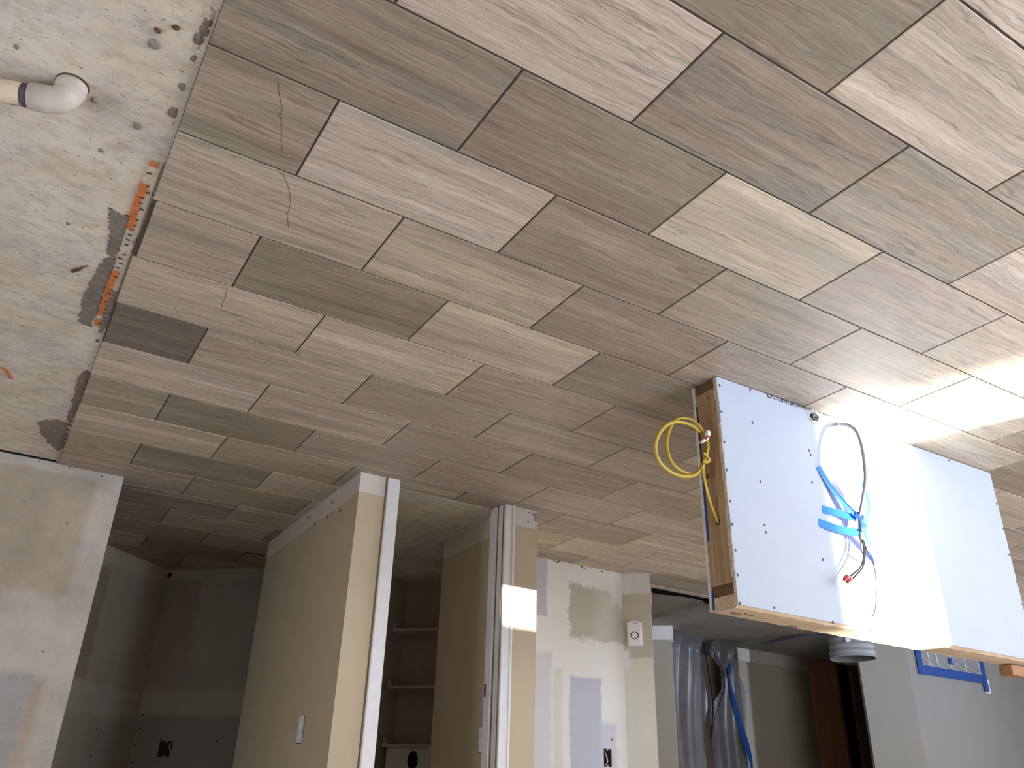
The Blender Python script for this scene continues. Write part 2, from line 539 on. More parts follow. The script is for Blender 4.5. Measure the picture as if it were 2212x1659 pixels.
# hairline cracks running across three tiles near the concrete edge
def crack(tile, pix):
    bm = bmesh.new()
    pts = []
    for i, (u, v) in enumerate(pix):
        q = fl(u, v) - tile.location
        pts.append(Vector((q.x, q.y, 0.0003)))
    P2 = []
    rr = random.Random(len(pix))
    for a, b in zip(pts, pts[1:]):
        for k in range(4):
            q = a.lerp(b, k/4)
            q += Vector((rr.uniform(-1, 1), rr.uniform(-1, 1), 0))*0.0016
            P2.append(q)
    P2.append(pts[-1])
    ribbon(bm, P2, 0.0014, (0, 0, 1), 0.0002)
    obj('crack', bm, M_GROUT, tile)
crack(tiles_at[(3, 0)], [(599, 171), (603, 200), (605, 220), (611, 232), (604, 250), (609, 270), (607, 300), (611, 335)])
crack(tiles_at[(4, 0)], [(607, 372), (620, 395), (627, 420), (628, 440), (620, 465), (624, 492)])
crack(tiles_at[(6, 0)], [(490, 622), (488, 640), (480, 655), (478, 668)])
crack(tiles_at[(6, 0)], [(378, 665), (384, 680), (390, 688)])

# bare slab: leftovers of membrane, dark mortar patches, lumps along the tile edge (all stuck to the slab)
def mortar_patch(name, pix, z1, mat, jit=0.006, seed=1):
    rr = random.Random(seed)
    pts = []
    n = len(pix)
    for i in range(n):
        a, b = fl(*pix[i], SLAB_Z), fl(*pix[(i+1) % n], SLAB_Z)
        for k in range(14):
            q = a.lerp(b, k/14)
            nn = Vector((b.y-a.y, a.x-b.x, 0)).normalized() if k else Vector((0, 0, 0))
            q = q + nn*rr.uniform(-jit, jit)*0.9
            pts.append((q.x, q.y))
    bm = bmesh.new()
    slab_poly(bm, pts, SLAB_Z-0.002, z1)
    return obj(name, bm, mat, slab)
tag(mortar_patch('mortar_patch', [(237, 448), (260, 462), (292, 470), (283, 510), (262, 528), (246, 555), (232, 548), (238, 500)], SLAB_Z+0.003, M_MORTAR, 0.006, 2), 'upper dark grey mortar smear')
tag(mortar_patch('mortar_patch', [(224, 558), (252, 556), (236, 600), (212, 668), (196, 706), (170, 694), (176, 660), (192, 610)], SLAB_Z+0.003, M_MORTAR, 0.007, 3), 'lower dark grey mortar smear')
mortar_patch('mortar_patch', [(186, 800), (194, 806), (180, 850), (165, 880), (152, 912), (146, 904), (160, 850), (172, 812)], SLAB_Z+0.004, M_MORTAR, 0.006, 4)
mortar_patch('mortar_patch', [(85, 908), (120, 906), (150, 915), (140, 960), (128, 972), (100, 950), (88, 930)], SLAB_Z+0.004, M_MORTAR, 0.012, 5)

mem = box('membrane_strip', (EDGE+0.002, 1.395, SLAB_Z-0.002), (EDGE+0.034, 2.385, SLAB_Z+0.004), M_WHITEMORTAR, slab)
def mem_piece(y0, y1, mat, x0, x1, h):
    rr = random.Random(int(y0*1000))
    bm = bmesh.new()
    n = max(2, int((y1-y0)/0.03))
    for i in range(n):
        a = y0 + (y1-y0)*i/n
        b = y0 + (y1-y0)*(i+1)/n
        bx(bm, (EDGE+x0+rr.uniform(-.004, .004), a+0.003, SLAB_Z), (EDGE+x1+rr.uniform(-.002, .002), b-0.001, SLAB_Z+h))
        bx(bm, (EDGE+x0, b-0.004, SLAB_Z), (EDGE+x1, b-0.001, SLAB_Z+h*0.8))
    obj('membrane_strip', bm, mat, slab)
mem_piece(1.50, 1.735, M_ORANGE, 0.018, 0.037, 0.0065)
mem_piece(1.985, 2.20, M_ORANGE, 0.016, 0.036, 0.0065)
mem_piece(2.20, 2.30, M_ORANGE, 0.020, 0.036, 0.0065)
mem_piece(2.33, 2.385, M_ORANGE, 0.014, 0.037, 0.0065)
mem_piece(2.11, 2.40, M_MORTAR, 0.002, 0.018, 0.0068)
mem_piece(1.395, 1.42, M_ORANGE, 0.008, 0.032, 0.006)
bm = bmesh.new()
for i in range(34):     # slots left in the membrane's grid
    y = 1.42 + i*0.0285
    rr = random.Random(i)
    if rr.random() < 0.8:
        x = EDGE + rr.uniform(0.006, 0.02)
        bx(bm, (x, y, SLAB_Z), (x+rr.uniform(0.006, 0.014), y+0.004, SLAB_Z+0.0072))
tag(obj('membrane_slots', bm, M_GROUT, slab), kind='stuff')
def lump(pix, r, mat, seed, flat=0.22):
    rr = random.Random(seed)
    bm = bmesh.new()
    bmesh.ops.create_icosphere(bm, subdivisions=2, radius=r)
    for v in bm.verts:
        v.co *= 1 + rr.uniform(-0.4, 0.3)
        v.co.x *= 0.65
        v.co.y *= 1.25
        v.co.z *= flat
    q = fl(*pix, SLAB_Z)
    return obj('mortar_lump', bm, mat, slab, False, (q.x, q.y, SLAB_Z+r*flat*0.4))
for i, (u, v, r) in enumerate([(452, 28, .016), (447, 48, .014), (440, 66, .013), (428, 84, .016), (424, 100, .010), (418, 126, .009), (374, 243, .015), (393, 187, .011), (371, 265, .008),
                               (291, 524, .018), (286, 540, .012), (300, 470, .012), (250, 620, .011), (326, 418, .009), (218, 715, .012), (210, 735, .010), (165, 862, .012), (160, 880, .013), (150, 905, .014), (140, 948, .012)]):
    lump((u, v), r, M_MORTAR if i % 4 else M_WHITEMORTAR, 20+i)

# ------------------------------------------------------------------ hallway floor sheet beyond the tile
box('black_strip', (-7.2, 4.092, SLAB_Z-0.004), (-3.4, 4.24, SLAB_Z+0.001), M_DARK, slab)  # flat black strip between the tile edge and the paper
def sheet_material():
    t = NT('grey_floor_paper')
    p = t.pos()
    c = t.mix(t.rng(t.noise(p, 3.5, 5), 0.3, 0.7), (0.20, 0.18, 0.155), (0.29, 0.265, 0.23))
    sp = t.rng(t.noise(p, 26.0, 3), 0.66, 0.72, 0, 0.7)
    return t.out(t.mix(sp, c, (0.09, 0.08, 0.07)), 0.6, 0.3, t.noise(p, 14.0, 4), 0.3, 0.004)
M_SHEET = sheet_material()
bm = bmesh.new()
a, b = fl(1415, 1335), fl(1535, 1300)
cd = (b-a).normalized()
cn = Vector((-cd.y, cd.x, 0))
nx, ny = 90, 60
grid = []
for i in range(nx+1):
    row = []
    for j in range(ny+1):
        x = -3.35 - (3.9)*i/nx
        y = 4.19 + 2.2*j/ny
        if j == 0:
            y += 0.05*math.exp(-((x+3.45)/0.22)**2)*2
        dd = (Vector((x, y, 0))-a).dot(cn)
        z = SLAB_Z + 0.003 + 0.034*math.exp(-(dd/0.028)**2)
        z += 0.03*math.exp(-((y-4.19)/0.07)**2)*math.exp(-((x+3.75)/0.25)**2)
        row.append(bm.verts.new((x, y, z)))
    grid.append(row)
for i in range(nx):
    for j in range(ny):
        bm.faces.new((grid[i][j], grid[i+1][j], grid[i+1][j+1], grid[i][j+1]))
tag(obj('floor_protection_paper', bm, M_SHEET, None, True), 'creased dark grey paper sheet covering the hallway floor beyond the tiles', 'floor covering')

# ------------------------------------------------------------------ setting: walls
LW_O, LW_D = (0.0, 0.0), (1.0, 0.0)
M_WL = patch_wall('left_wall_paint', (0.395, 0.332, 0.25), (0, 0), (1, 0), [
    (-0.25, 2.7, -0.1, 0.045, (0.45, 0.43, 0.385), 0.02, 0.02, 0.8),
    (-0.25, -0.09, -0.1, 3.0, (0.485, 0.448, 0.39), 0.05, 0.02, 0.95),
    (-0.25, 2.7, 0.62, 0.97, (0.485, 0.448, 0.39), 0.06, 0.05, 0.95),
    (0.06, 0.12, 0.95, 3.0, (0.485, 0.448, 0.39), 0.05, 0.03, 0.9),
    (-0.04, 2.7, 0.97, 3.0, (0.345, 0.335, 0.312), 0.03, 0.03, 1.0),
    (-0.06, 0.03, 0.45, 0.64, (0.40, 0.335, 0.25), 0.04, 0.03, 0.7)], 0.16)
wl = wall('wall_front_left', (-0.199, 3.925), (XL, 3.925), 0.12, SLAB_Z, CEIL, M_WL)
box('base_gap', (0.118, 3.915, SLAB_Z-0.001), (XL, 3.926, SLAB_Z+0.007), M_DARK, wl)

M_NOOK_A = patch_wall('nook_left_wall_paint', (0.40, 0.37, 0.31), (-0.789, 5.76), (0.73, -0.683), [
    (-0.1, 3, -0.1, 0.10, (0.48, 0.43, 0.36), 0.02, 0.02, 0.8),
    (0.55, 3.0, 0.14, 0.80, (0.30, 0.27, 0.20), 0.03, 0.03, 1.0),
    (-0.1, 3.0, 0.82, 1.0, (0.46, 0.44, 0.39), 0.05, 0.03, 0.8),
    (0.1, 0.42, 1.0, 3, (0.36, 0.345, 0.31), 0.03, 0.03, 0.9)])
M_NOOK_B = patch_wall('nook_back_wall_paint', (0.40, 0.37, 0.32), (-0.789, 5.76), (-0.741, -0.671), [
    (-0.1, 3, -0.1, 0.07, (0.54, 0.53, 0.50), 0.02, 0.02, 0.8),
    (0.28, 3.0, -0.1, 3.0, (0.44, 0.44, 0.43), 0.05, 0.03, 0.8),
    (-0.1, 3.0, 0.80, 0.95, (0.52, 0.51, 0.47), 0.05, 0.03, 0.8),
    (0.02, 3.0, 0.96, 3, (0.36, 0.36, 0.36), 0.03, 0.02, 0.95)])
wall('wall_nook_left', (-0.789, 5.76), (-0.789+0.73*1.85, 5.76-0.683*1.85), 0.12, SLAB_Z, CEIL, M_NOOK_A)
# outlet hole position on the nook back wall
nb0, nbd = Vector((-0.789, 5.76, 0)), Vector((-0.741, -0.671, 0))
s_of = lambda q: (q-nb0).dot(nbd)
oa, ob = onp(346, 1600, nb0, (0.671, -0.741, 0)), onp(368, 1635, nb0, (0.671, -0.741, 0))
os0, os1 = sorted((s_of(oa), s_of(ob)))
oz0, oz1 = oa.z, ob.z
nL = 1.05
nbend = nb0 + nbd*nL
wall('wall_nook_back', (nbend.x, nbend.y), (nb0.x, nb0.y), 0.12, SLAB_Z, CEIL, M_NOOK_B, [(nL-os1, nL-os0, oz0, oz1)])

# pantry shell
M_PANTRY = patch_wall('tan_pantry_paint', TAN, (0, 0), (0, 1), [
    (0, 9, -0.1, 0.105, BARE, 0.008, 0.007, 1.0)], 0.03)
M_PANTRY_F = patch_wall('tan_pantry_front_paint', TAN, (0, 0), (1, 0), [
    (-9, 9, -0.1, 0.100, (0.62, 0.585, 0.52), 0.008, 0.006, 1.0)], 0.03)
DOORH = 2.06
bm = bmesh.new()
bx(bm, (-1.30, 3.16, SLAB_Z), (-1.161, 4.635, CEIL))
pw = obj('wall_pantry_left', bm, M_PANTRY); pw['kind'] = 'structure'
box('drywall_return', (-1.30, 3.148, 0.0), (-1.163, 3.16, CEIL), M_PANTRY_F, pw)
box('wall_pantry_front', (-1.985, 3.16, DOORH+0.02), (-1.30, 3.28, CEIL), M_PANTRY_F)['kind'] = 'structure'
bm = bmesh.new()
bx(bm, (-2.184, 3.16, SLAB_Z), (-2.05, 3.985, CEIL))
bx(bm, (-2.05, 3.16, SLAB_Z), (-1.99, 3.28, CEIL))
pr = obj('wall_pantry_right', bm, M_PANTRY); pr['kind'] = 'structure'
box('drywall_return', (-2.186, 3.146, 0.0), (-2.03, 3.16, CEIL), M_PANTRY_F, pr)
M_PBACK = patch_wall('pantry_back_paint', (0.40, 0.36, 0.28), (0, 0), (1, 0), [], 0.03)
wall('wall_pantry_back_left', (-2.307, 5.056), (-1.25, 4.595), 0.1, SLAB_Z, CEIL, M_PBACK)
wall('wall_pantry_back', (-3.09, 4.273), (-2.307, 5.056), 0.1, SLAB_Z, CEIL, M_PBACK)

# kitchen wall right of the pantry, with the outlet hole
k0, k1 = ony(1304, 1617, 3.9), ony(1322, 1657, 3.9)
KX0 = -3.35
def kx(u, v): return ony(u, v, 3.9).x
def kz(u, v): return ony(u, v, 3.9).z
khole = (k1.x-KX0, k0.x-KX0, k0.z, k1.z)
Wp = []
def kp(u0, v0, u1, v1, c, e=0.02, w=0.03, s=1.0):
    e, w = e*1.5, w*2.2
    a_, b_ = ony(u0, v0, 3.9), ony(u1, v1, 3.9)
    Wp.append((min(a_.x, b_.x)-KX0, max(a_.x, b_.x)-KX0, min(a_.z, b_.z), max(a_.z, b_.z), c, e, w, s))
kp(1120, 1195, 1400, 1250, (0.58, 0.565, 0.52), 0.03, 0.02, 0.9)
kp(1120, 1190, 1181, 1330, (0.45, 0.455, 0.47), 0.012, 0.008, 1.0)
kp(1230, 1262, 1400, 1400, (0.44, 0.405, 0.315), 0.02, 0.03, 1.0)
kp(1318, 1225, 1420, 1320, (0.72, 0.735, 0.745), 0.03, 0.035, 0.95)
kp(1290, 1262, 1345, 1385, (0.58, 0.56, 0.49), 0.12, 0.03, 0.6)
kp(1120, 1400, 1190, 1700, (0.52, 0.52, 0.51), 0.03, 0.015, 0.7)
kp(1195, 1440, 1215, 1720, (0.60, 0.56, 0.45), 0.02, 0.01, 0.8)
kp(1231, 1458, 1303, 1720, (0.435, 0.455, 0.49), 0.012, 0.010, 1.0)
kp(1295, 1560, 1335, 1720, (0.48, 0.50, 0.53), 0.03, 0.012, 0.9)
M_KITCHEN = patch_wall('patched_kitchen_wall', (0.69, 0.672, 0.615), (KX0, 3.9), (1, 0), Wp, 0.025)
kw = wall('wall_kitchen', (KX0, 3.9), (-2.10, 3.9), 0.12, SLAB_Z, CEIL, M_KITCHEN, [khole])
A0, A1 = Vector((-3.35, 3.9, 0)), Vector((-3.492, 3.783, 0))
AD = (A1-A0).normalized()
AN = Vector((-AD.y, AD.x, 0))           # towards the camera side?
if AN.dot(CB-A0) < 0: AN = -AN
AL = (A1-A0).length
M_ANGLE = patch_wall('patched_angled_wall', (0.66, 0.625, 0.53), (A0.x, A0.y), (AD.x, AD.y), [
    (-0.5, 1, -0.1, 0.135, (0.62, 0.61, 0.585), 0.008, 0.006, 1.0),
    (0.0, 0.06, 0.02, 0.20, (0.70, 0.715, 0.73), 0.03, 0.02, 0.8),
    (-0.5, 1, 0.14, 0.55, (0.48, 0.445, 0.36), 0.02, 0.018, 1.0),
    (-0.2, 0.035, 0.50, 0.62, (0.70, 0.71, 0.71), 0.03, 0.02, 1.0),
    (-0.2, 0.045, 0.62, 3.0, (0.64, 0.635, 0.58), 0.03, 0.012, 1.0)], 0.025)
aw = wall('wall_angle', (A1.x, A1.y), (A0.x, A0.y), 0.12, SLAB_Z, CEIL, M_ANGLE)
M_BEAD = plain('pale_corner_bead', (0.60, 0.63, 0.64), 0.6, 0.3, 0.06, 40)
Mx = Matrix((AD, AN, Vector((0, 0, 1)))).transposed().to_4x4()
Mx.translation = A1
box('corner_bead', (0.0, -0.122, 0.0), (0.004, 0.002, CEIL), M_BEAD, aw, 0, Mx)
box('wood_shim', (0.004, -0.10, 0.075), (0.012, -0.075, 0.20), M_PLATE, aw, 0, Mx)

# hallway
M_HALL = patch_wall('hall_wall_paint', (0.40, 0.375, 0.31), (0, 0), (1, 0), [], 0.03)
wall('wall_hall_angle', (-4.80, 5.068), (-3.80, 6.00), 0.12, SLAB_Z, CEIL, M_HALL)
hd = Vector((1.0, 0.932, 0)).normalized()
Mh = Matrix((hd, Vector((-hd.y, hd.x, 0)), Vector((0, 0, 1)))).transposed().to_4x4()
Mh.translation = Vector((-4.80, 5.068, 0))
bm = bmesh.new()
bx(bm, (-0.015, -0.016, SLAB_Z), (1.2, 0.0, 0.085), Mh)
bx(bm, (-0.015, -0.010, 0.085), (1.2, 0.0, 0.105), Mh)
bx(bm, (-0.015, 0.0, SLAB_Z), (0.0, 0.13, 0.085), Mh)
bx(bm, (-0.010, 0.0, 0.085), (0.0, 0.13, 0.105), Mh)
tag(obj('baseboard_hall_angle', bm, M_TRIM), kind='structure')
M_HALLB2 = patch_wall('hall_end_paint', (0.33, 0.27, 0.19), (0, 0), (1, 0), [], 0.03)
M_HALLB = patch_wall('hall_back_shaded_paint', (0.19, 0.165, 0.115), (-6.94, 5.46), (1, 0), [
    (0.85, 2, -0.1, 3, (0.52, 0.52, 0.48), 0.05, 0.02, 0.8)], 0.03)  # shade put into the dark base colour, the lit edge into the pale strip
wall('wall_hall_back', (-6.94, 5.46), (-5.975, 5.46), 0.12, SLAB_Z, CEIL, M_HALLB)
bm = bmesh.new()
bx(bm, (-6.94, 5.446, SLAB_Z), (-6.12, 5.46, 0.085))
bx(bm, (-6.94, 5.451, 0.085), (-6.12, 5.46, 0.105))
bb = tag(obj('baseboard_hall_back', bm, plain('shaded_trim_paint', (0.24, 0.215, 0.17), 0.5, 0.3)), kind='structure')  # trim colour darkened to paint in the hallway shade
box('lit_baseboard_end', (-6.12, 5.446, SLAB_Z), (-5.965, 5.46, 0.105), M_TRIM, bb)  # white piece stands for the lit end of the baseboard
wall('wall_hall_end', (-6.94, 5.95), (-4.0, 5.95), 0.12, SLAB_Z, CEIL, M_HALLB2)
# brown door, dark gap and frame at the end of the hallway
door = empty('door_1', (-7.2, 5.44, SLAB_Z)); door['kind'] = 'structure'
box('door_panel', (-0.14, 0.0, 0.0), (0.245, 0.035, 2.03), M_BROWN, door, 0.003)
box('door_edge', (-0.165, -0.005, 0.0), (-0.142, 0.04, 2.03), M_BROWN_DK, door, 0.002)
box('door_gap', (-0.36, 0.03, 0.0), (-0.165, 0.06, 2.03), M_DARK, door)
box('door_frame', (-0.50, -0.01, 0.0), (-0.36, 0.05, 2.10), M_BROWN_DK, door, 0.003)
box('door_hinge', (-0.375, -0.014, 0.45), (-0.34, -0.008, 0.56), M_BRASS, door)
# grey walls on the right
G0, G1 = Vector((-6.45, 4.0, 0)), Vector((-6.176, 4.274, 0))
M_GREYW = patch_wall('grey_wall_paint', (0.235, 0.24, 0.232), (0, 0), (1, 0), [], 0.025)
M_GREYW_LIT = patch_wall('lit_grey_angled_wall_paint', (0.33, 0.325, 0.295), (0, 0), (1, 0), [], 0.025)  # same grey, lightened in colour because this wall faces the window light
wall('wall_grey_angle', (G0.x, G0.y), (G1.x, G1.y), 0.12, SLAB_Z, CEIL, M_GREYW_LIT)
wall('wall_grey', (XR, 4.0), (G0.x, 4.0), 0.12, SLAB_Z, CEIL, M_GREYW)

# outer shell (behind and beside the camera), ceiling, outdoors
M_ROOM = patch_wall('room_wall_paint', (0.56, 0.53, 0.46), (0, 0), (1, 0), [], 0.03)
wall('wall_back', (XR, YB), (XL, YB), -0.16, SLAB_Z, CEIL, M_ROOM, [(WIN1[0]-XR, WIN1[1]-XR, WIN1[2], WIN1[3])])
wall('wall_side_left', (XL, YB), (XL, YF), -0.16, SLAB_Z, CEIL, M_ROOM, [(WIN2[0]-YB, WIN2[1]-YB, WIN2[2], WIN2[3])])
wall('wall_side_right', (XR, YB), (XR, YF), 0.16, SLAB_Z, CEIL, M_ROOM, [(WIN3[0]-YB, WIN3[1]-YB, WIN3[2], WIN3[3])])
wall('wall_front', (XR, YF), (XL, YF), 0.16, SLAB_Z, CEIL, M_ROOM)
box('ceiling', (XR-0.2, YB-0.2, CEIL), (XL+0.2, YF+0.2, CEIL+0.15), M_CEIL)['kind'] = 'structure'
def window_frame(name, lo, hi, axis, bars):
    w_ = empty(name, lo); w_['kind'] = 'structure'
    d_ = Vector(hi)-Vector(lo)
    f_ = 0.04
    L_ = d_.x if axis == 0 else d_.y
    def bar(a, b, z0, z1):
        if axis == 0: box('window_frame', (a, -0.04, z0), (b, 0.04, z1), M_TRIM, w_)
        else: box('window_frame', (-0.04, a, z0), (0.04, b, z1), M_TRIM, w_)
    bar(0, L_, 0, f_); bar(0, L_, d_.z-f_, d_.z)
    bar(0, f_*0.25, f_, d_.z-f_); bar(L_-f_, L_, f_, d_.z-f_)
    for t_ in bars: bar(L_*t_-f_/2, L_*t_+f_/2, f_, d_.z-f_)
window_frame('window_1', (WIN1[0], YB-0.08, WIN1[2]), (WIN1[1], YB-0.08, WIN1[3]), 0, (0.5,))
window_frame('window_3', (XR-0.08, WIN3[0], WIN3[2]), (XR-0.08, WIN3[1], WIN3[3]), 1, (0.33, 0.66))
window_frame('window_2', (XL+0.08, WIN2[0], WIN2[2]), (XL+0.08, WIN2[1], WIN2[3]), 1, (0.5,))
bm = bmesh.new()
bx(bm, (-40, -40, -0.30), (40, YB-0.17, -0.18))
bx(bm, (XL+0.17, YB-0.17, -0.30), (40, 40, -0.18))
bx(bm, (-40, YB-0.17, -0.30), (XR-0.17, 40, -0.18))
tag(obj('ground', bm, M_GROUND), kind='structure')
box('sun_blocker', (-7.855, -17.4, -0.18), (-6.2, -17.0, 6.4), M_ROOM)['kind'] = 'structure'  # unseen mass added outdoors to cut the edge of the sun beam
box('sun_blocker_side', (-15.2, -17.4, -0.18), (-12.9, -17.0, 7.6), M_ROOM)['kind'] = 'structure'  # second added blocker out of view, keeps sun out of the side window

# ------------------------------------------------------------------ pantry door trim
tr = empty('trim_1', (-1.333, 3.148, 0)); tr['kind'] = 'structure'
box('casing', (-0.034, -0.016, 0.002), (0.030, 0.012, DOORH+0.06), M_TRIM, tr, 0.003)
box('jamb', (-0.034, 0.012, 0.002), (-0.016, 0.135, DOORH), M_TRIM, tr)
box('caulk_line', (0.030, -0.003, 0.002), (0.037, 0.004, DOORH), M_CAULK, tr)
tr = empty('trim_2', (-1.99, 3.148, 0)); tr['kind'] = 'structure'
box('casing', (-0.048, -0.016, 0.002), (0.014, 0.0, DOORH+0.06), M_TRIM, tr, 0.003)
box('casing_bead', (-0.046, -0.021, 0.002), (-0.032, -0.014, DOORH+0.06), M_TRIM, tr, 0.002)
box('jamb', (0.0, 0.0, 0.002), (0.017, 0.135, DOORH), M_TRIM, tr)
box('reveal_gap', (0.0135, -0.004, 0.002), (0.0182, 0.001, DOORH), M_CAULK, tr)
box('reveal_gap', (0.0165, 0.046, 0.002), (0.0182, 0.056, DOORH), M_CAULK, tr)
box('door_stop', (0.017, 0.055, 0.002), (0.029, 0.095, DOORH), M_TRIM, tr, 0.002)
sp_ = onx(1052, 1491, -1.972)
box('strike_plate', (0.0165, 0.100, sp_.z-0.03), (0.019, 0.128, sp_.z+0.03), M_BRASS, tr)
tr = empty('trim_3', (-1.66, 3.148, DOORH)); tr['kind'] = 'structure'
box('casing', (-0.39, -0.016, 0.0), (0.36, 0.0, 0.062), M_TRIM, tr, 0.003)
box('jamb', (-0.33, 0.0, 0.0), (0.31, 0.135, 0.018), M_TRIM, tr)

# pantry shelves and a bin
PB0, PBD = Vector((-2.307, 5.056, 0)), Vector((-0.7071, -0.7071, 0))
PN = Vector((0.7071, -0.7071, 0))
Mp = Matrix((PBD, PN, Vector((0, 0, 1)))).transposed().to_4x4()
Mp.translation = PB0
M_SHELF = plain('shelf_paint', (0.42, 0.40, 0.34), 0.6, 0.3, 0.05)
for z, lab in ((0.36, 'pantry shelf nearest the bare concrete floor'), (0.73, 'pantry shelf in the middle, narrow front edge visible'), (1.085, 'pantry shelf carrying the pale storage bin')):
    sh = empty('pantry_shelf', PB0 + Vector((0, 0, z)))
    sh.matrix_world = Mp @ Matrix.Translation((0, 0, z))
    box('board', (0.0, 0.0, 0.0), (0.95, 0.22, 0.019), M_SHELF, sh)
    box('cleat', (0.0, 0.0, -0.04), (0.02, 0.20, 0.0), M_SHELF, sh)
    tag(sh, lab, 'shelf', 'pantry shelves')
bn = empty('storage_bin', (0, 0, 0))
bn.matrix_world = Mp @ Matrix.Translation((0.20, 0.10, 1.1045))
M_BIN = plain('pale_bin', (0.60, 0.59, 0.56), 0.6, 0.3, 0.03)
box('body', (-0.17, -0.09, 0), (0.20, 0.11, 0.25), M_BIN, bn, 0.008)
bm = bmesh.new()
vsn = [bm.verts.new((0.015+0.035*math.cos(t*math.pi/12), 0.1115, 0.075+0.055*math.sin(t*math.pi/12))) for t in range(24)]
vsf = [bm.verts.new((v.co.x, 0.1095, v.co.z)) for v in vsn]
bm.faces.new(vsn); bm.faces.new(vsf[::-1])
for i in range(24): bm.faces.new((vsn[i], vsn[(i+1) % 24], vsf[(i+1) % 24], vsf[i]))
obj('hand_hole', bm, M_DARK, bn)
tag(bn, 'pale storage bin with a black oval hand hole on a pantry shelf', 'bin')

# ------------------------------------------------------------------ half wall (framed, drywall on both sides)
PX0, PX1, PY0, PY1, PH = -1.868, -3.570, 1.443, 1.572, 0.845
hw = empty('half_wall', (PX0, PY0, 0))
def loc(q): return Vector((q.x-PX0, q.y-PY0, q.z))
hq0, hq1 = ony(1747, 886, PY0), ony(1771, 914, PY0)
hx0, hx1, hz0, hz1 = hq1.x, hq0.x, hq0.z-0.002, hq1.z
hz0 = max(hz0, 0.012)
# front drywall with the broken pipe hole
bm = bmesh.new()
xs = [PX1, hx0, hx1, PX0]
zs = [0.004, hz0, hz1, 0.838]
for a_, b_ in zip(xs, xs[1:]):
    for c_, e_ in zip(zs, zs[1:]):
        if a_ == hx0 and c_ == hz0: continue
        bx(bm, (a_-PX0, 0.0, c_), (b_-PX0, 0.0125, e_))
fd = tag(obj('front_drywall', bm, M_DRYWALL, hw), 'white drywall sheet dotted with dark screws')
box('back_drywall', (PX1-PX0, 0.1165, 0.004), (0.004, 0.129, 0.842), M_GYPWHITE, hw)
# torn paper edge of the front sheet seen from the end
bm = bmesh.new()
rr = random.Random(5)
zz = 0.006
while zz < 0.83:
    h_ = rr.uniform(0.03, 0.12)
    bx(bm, (-0.002, 0.0005+rr.uniform(0, .001), zz), (rr.uniform(0.001, 0.0035), 0.0125+rr.uniform(0, 0.006), min(zz+h_, 0.838)))
    zz += h_
tag(obj('cut_edge', bm, M_GYPSUM, hw), 'ragged tan cut edge of the drywall')
es = box('end_stud', (-0.038, 0.0125, 0.040), (0.0, 0.1165, 0.762), M_STUD, hw, 0.002)
box('bottom_plate', (PX1-PX0+0.004, 0.014, 0.002), (-0.003, 0.1155, 0.040), M_PLATE_DK, hw)
box('lower_top_plate', (PX1-PX0, 0.0125, 0.762), (-0.002, 0.1165, 0.800), M_PLATE_DK, hw, 0.002)
# top plate with a slightly bowed, rough top
bm = bmesh.new()
N = 60
rings = []
for i in range(N+1):
    x = PX1-PX0 + (0.0-(PX1-PX0))*i/N
    bow = 0.006*math.sin(math.pi*i/N)*0.5 + 0.0012*math.sin(i*1.7)
    y0_, y1_ = 0.0045, 0.1165
    rings.append([bm.verts.new((x, y0_, 0.800)), bm.verts.new((x, y1_, 0.800)), bm.verts.new((x, y1_, 0.845+bow)), bm.verts.new((x, y0_+0.012, 0.845+bow)), bm.verts.new((x, y0_, 0.838))])
for A_, B_ in zip(rings, rings[1:]):
    for k in range(5): bm.faces.new((A_[k], A_[(k+1) % 5], B_[(k+1) % 5], B_[k]))
bm.faces.new(rings[0][::-1]); bm.faces.new(rings[-1])
tpl = tag(obj('top_plate', bm, M_PLATE, hw), 'bare pine top plate')
# knots and end checks
def disc(parent, name, c, n, r, mat, ry=None, seg=10, th=0.0008):
    n = Vector(n).normalized()
    a_ = n.orthogonal().normalized() if abs(n.z) > .9 else Vector((0, 0, 1))
    b_ = n.cross(a_)
    bm = bmesh.new()
    f_ = [bm.verts.new(Vector(c) + a_*(ry or r)*math.cos(2*math.pi*k/seg) + b_*r*math.sin(2*math.pi*k/seg) + n*th) for k in range(seg)]
    g_ = [bm.verts.new(v.co - n*th*2) for v in f_]
    bm.faces.new(f_); bm.faces.new(g_[::-1])
    for k in range(seg): bm.faces.new((f_[k], f_[(k+1) % seg], g_[(k+1) % seg], g_[k]))
    return obj(name, bm, mat, parent)
for (u, v, r) in ((1529, 1029, 0.009), (1530, 860, 0.004), (1546, 884, 0.004), (1530, 1046, 0.004)):
    disc(es, 'knot', loc(onx(u, v, PX0)), (1, 0, 0), r, M_PLATE_DK, r*1.1)
for (u, v) in ((1590, 1325), (1617, 1327), (1845, 1371), (1712, 1352)):
    q = fl(u, v, 0.847); q = loc(q)
    box('plate_scuff', (q.x-0.02, q.y-0.002, 0.8455), (q.x+0.02, q.y+0.002, 0.8500), M_PLATE_DK, tpl)
# dark strips and blue tape left on the back sheet's inner face
tA, tB = 0.150, 0.315
box('sheet_edge_print', (0.0005, 0.112, 0.085), (0.0035, 0.1168, 0.150), M_INK, hw)
box('edge_dark_strip', (-0.004, 0.110, 0.190), (0.0008, 0.1166, 0.385), M_DARK, hw)
box('edge_tape', (-0.004, 0.1085, 0.385), (0.0015, 0.1166, 0.600), M_BLUE, hw)
box('edge_tape', (-0.004, 0.1085, 0.775), (0.0015, 0.1166, 0.838), M_BLUE, hw)
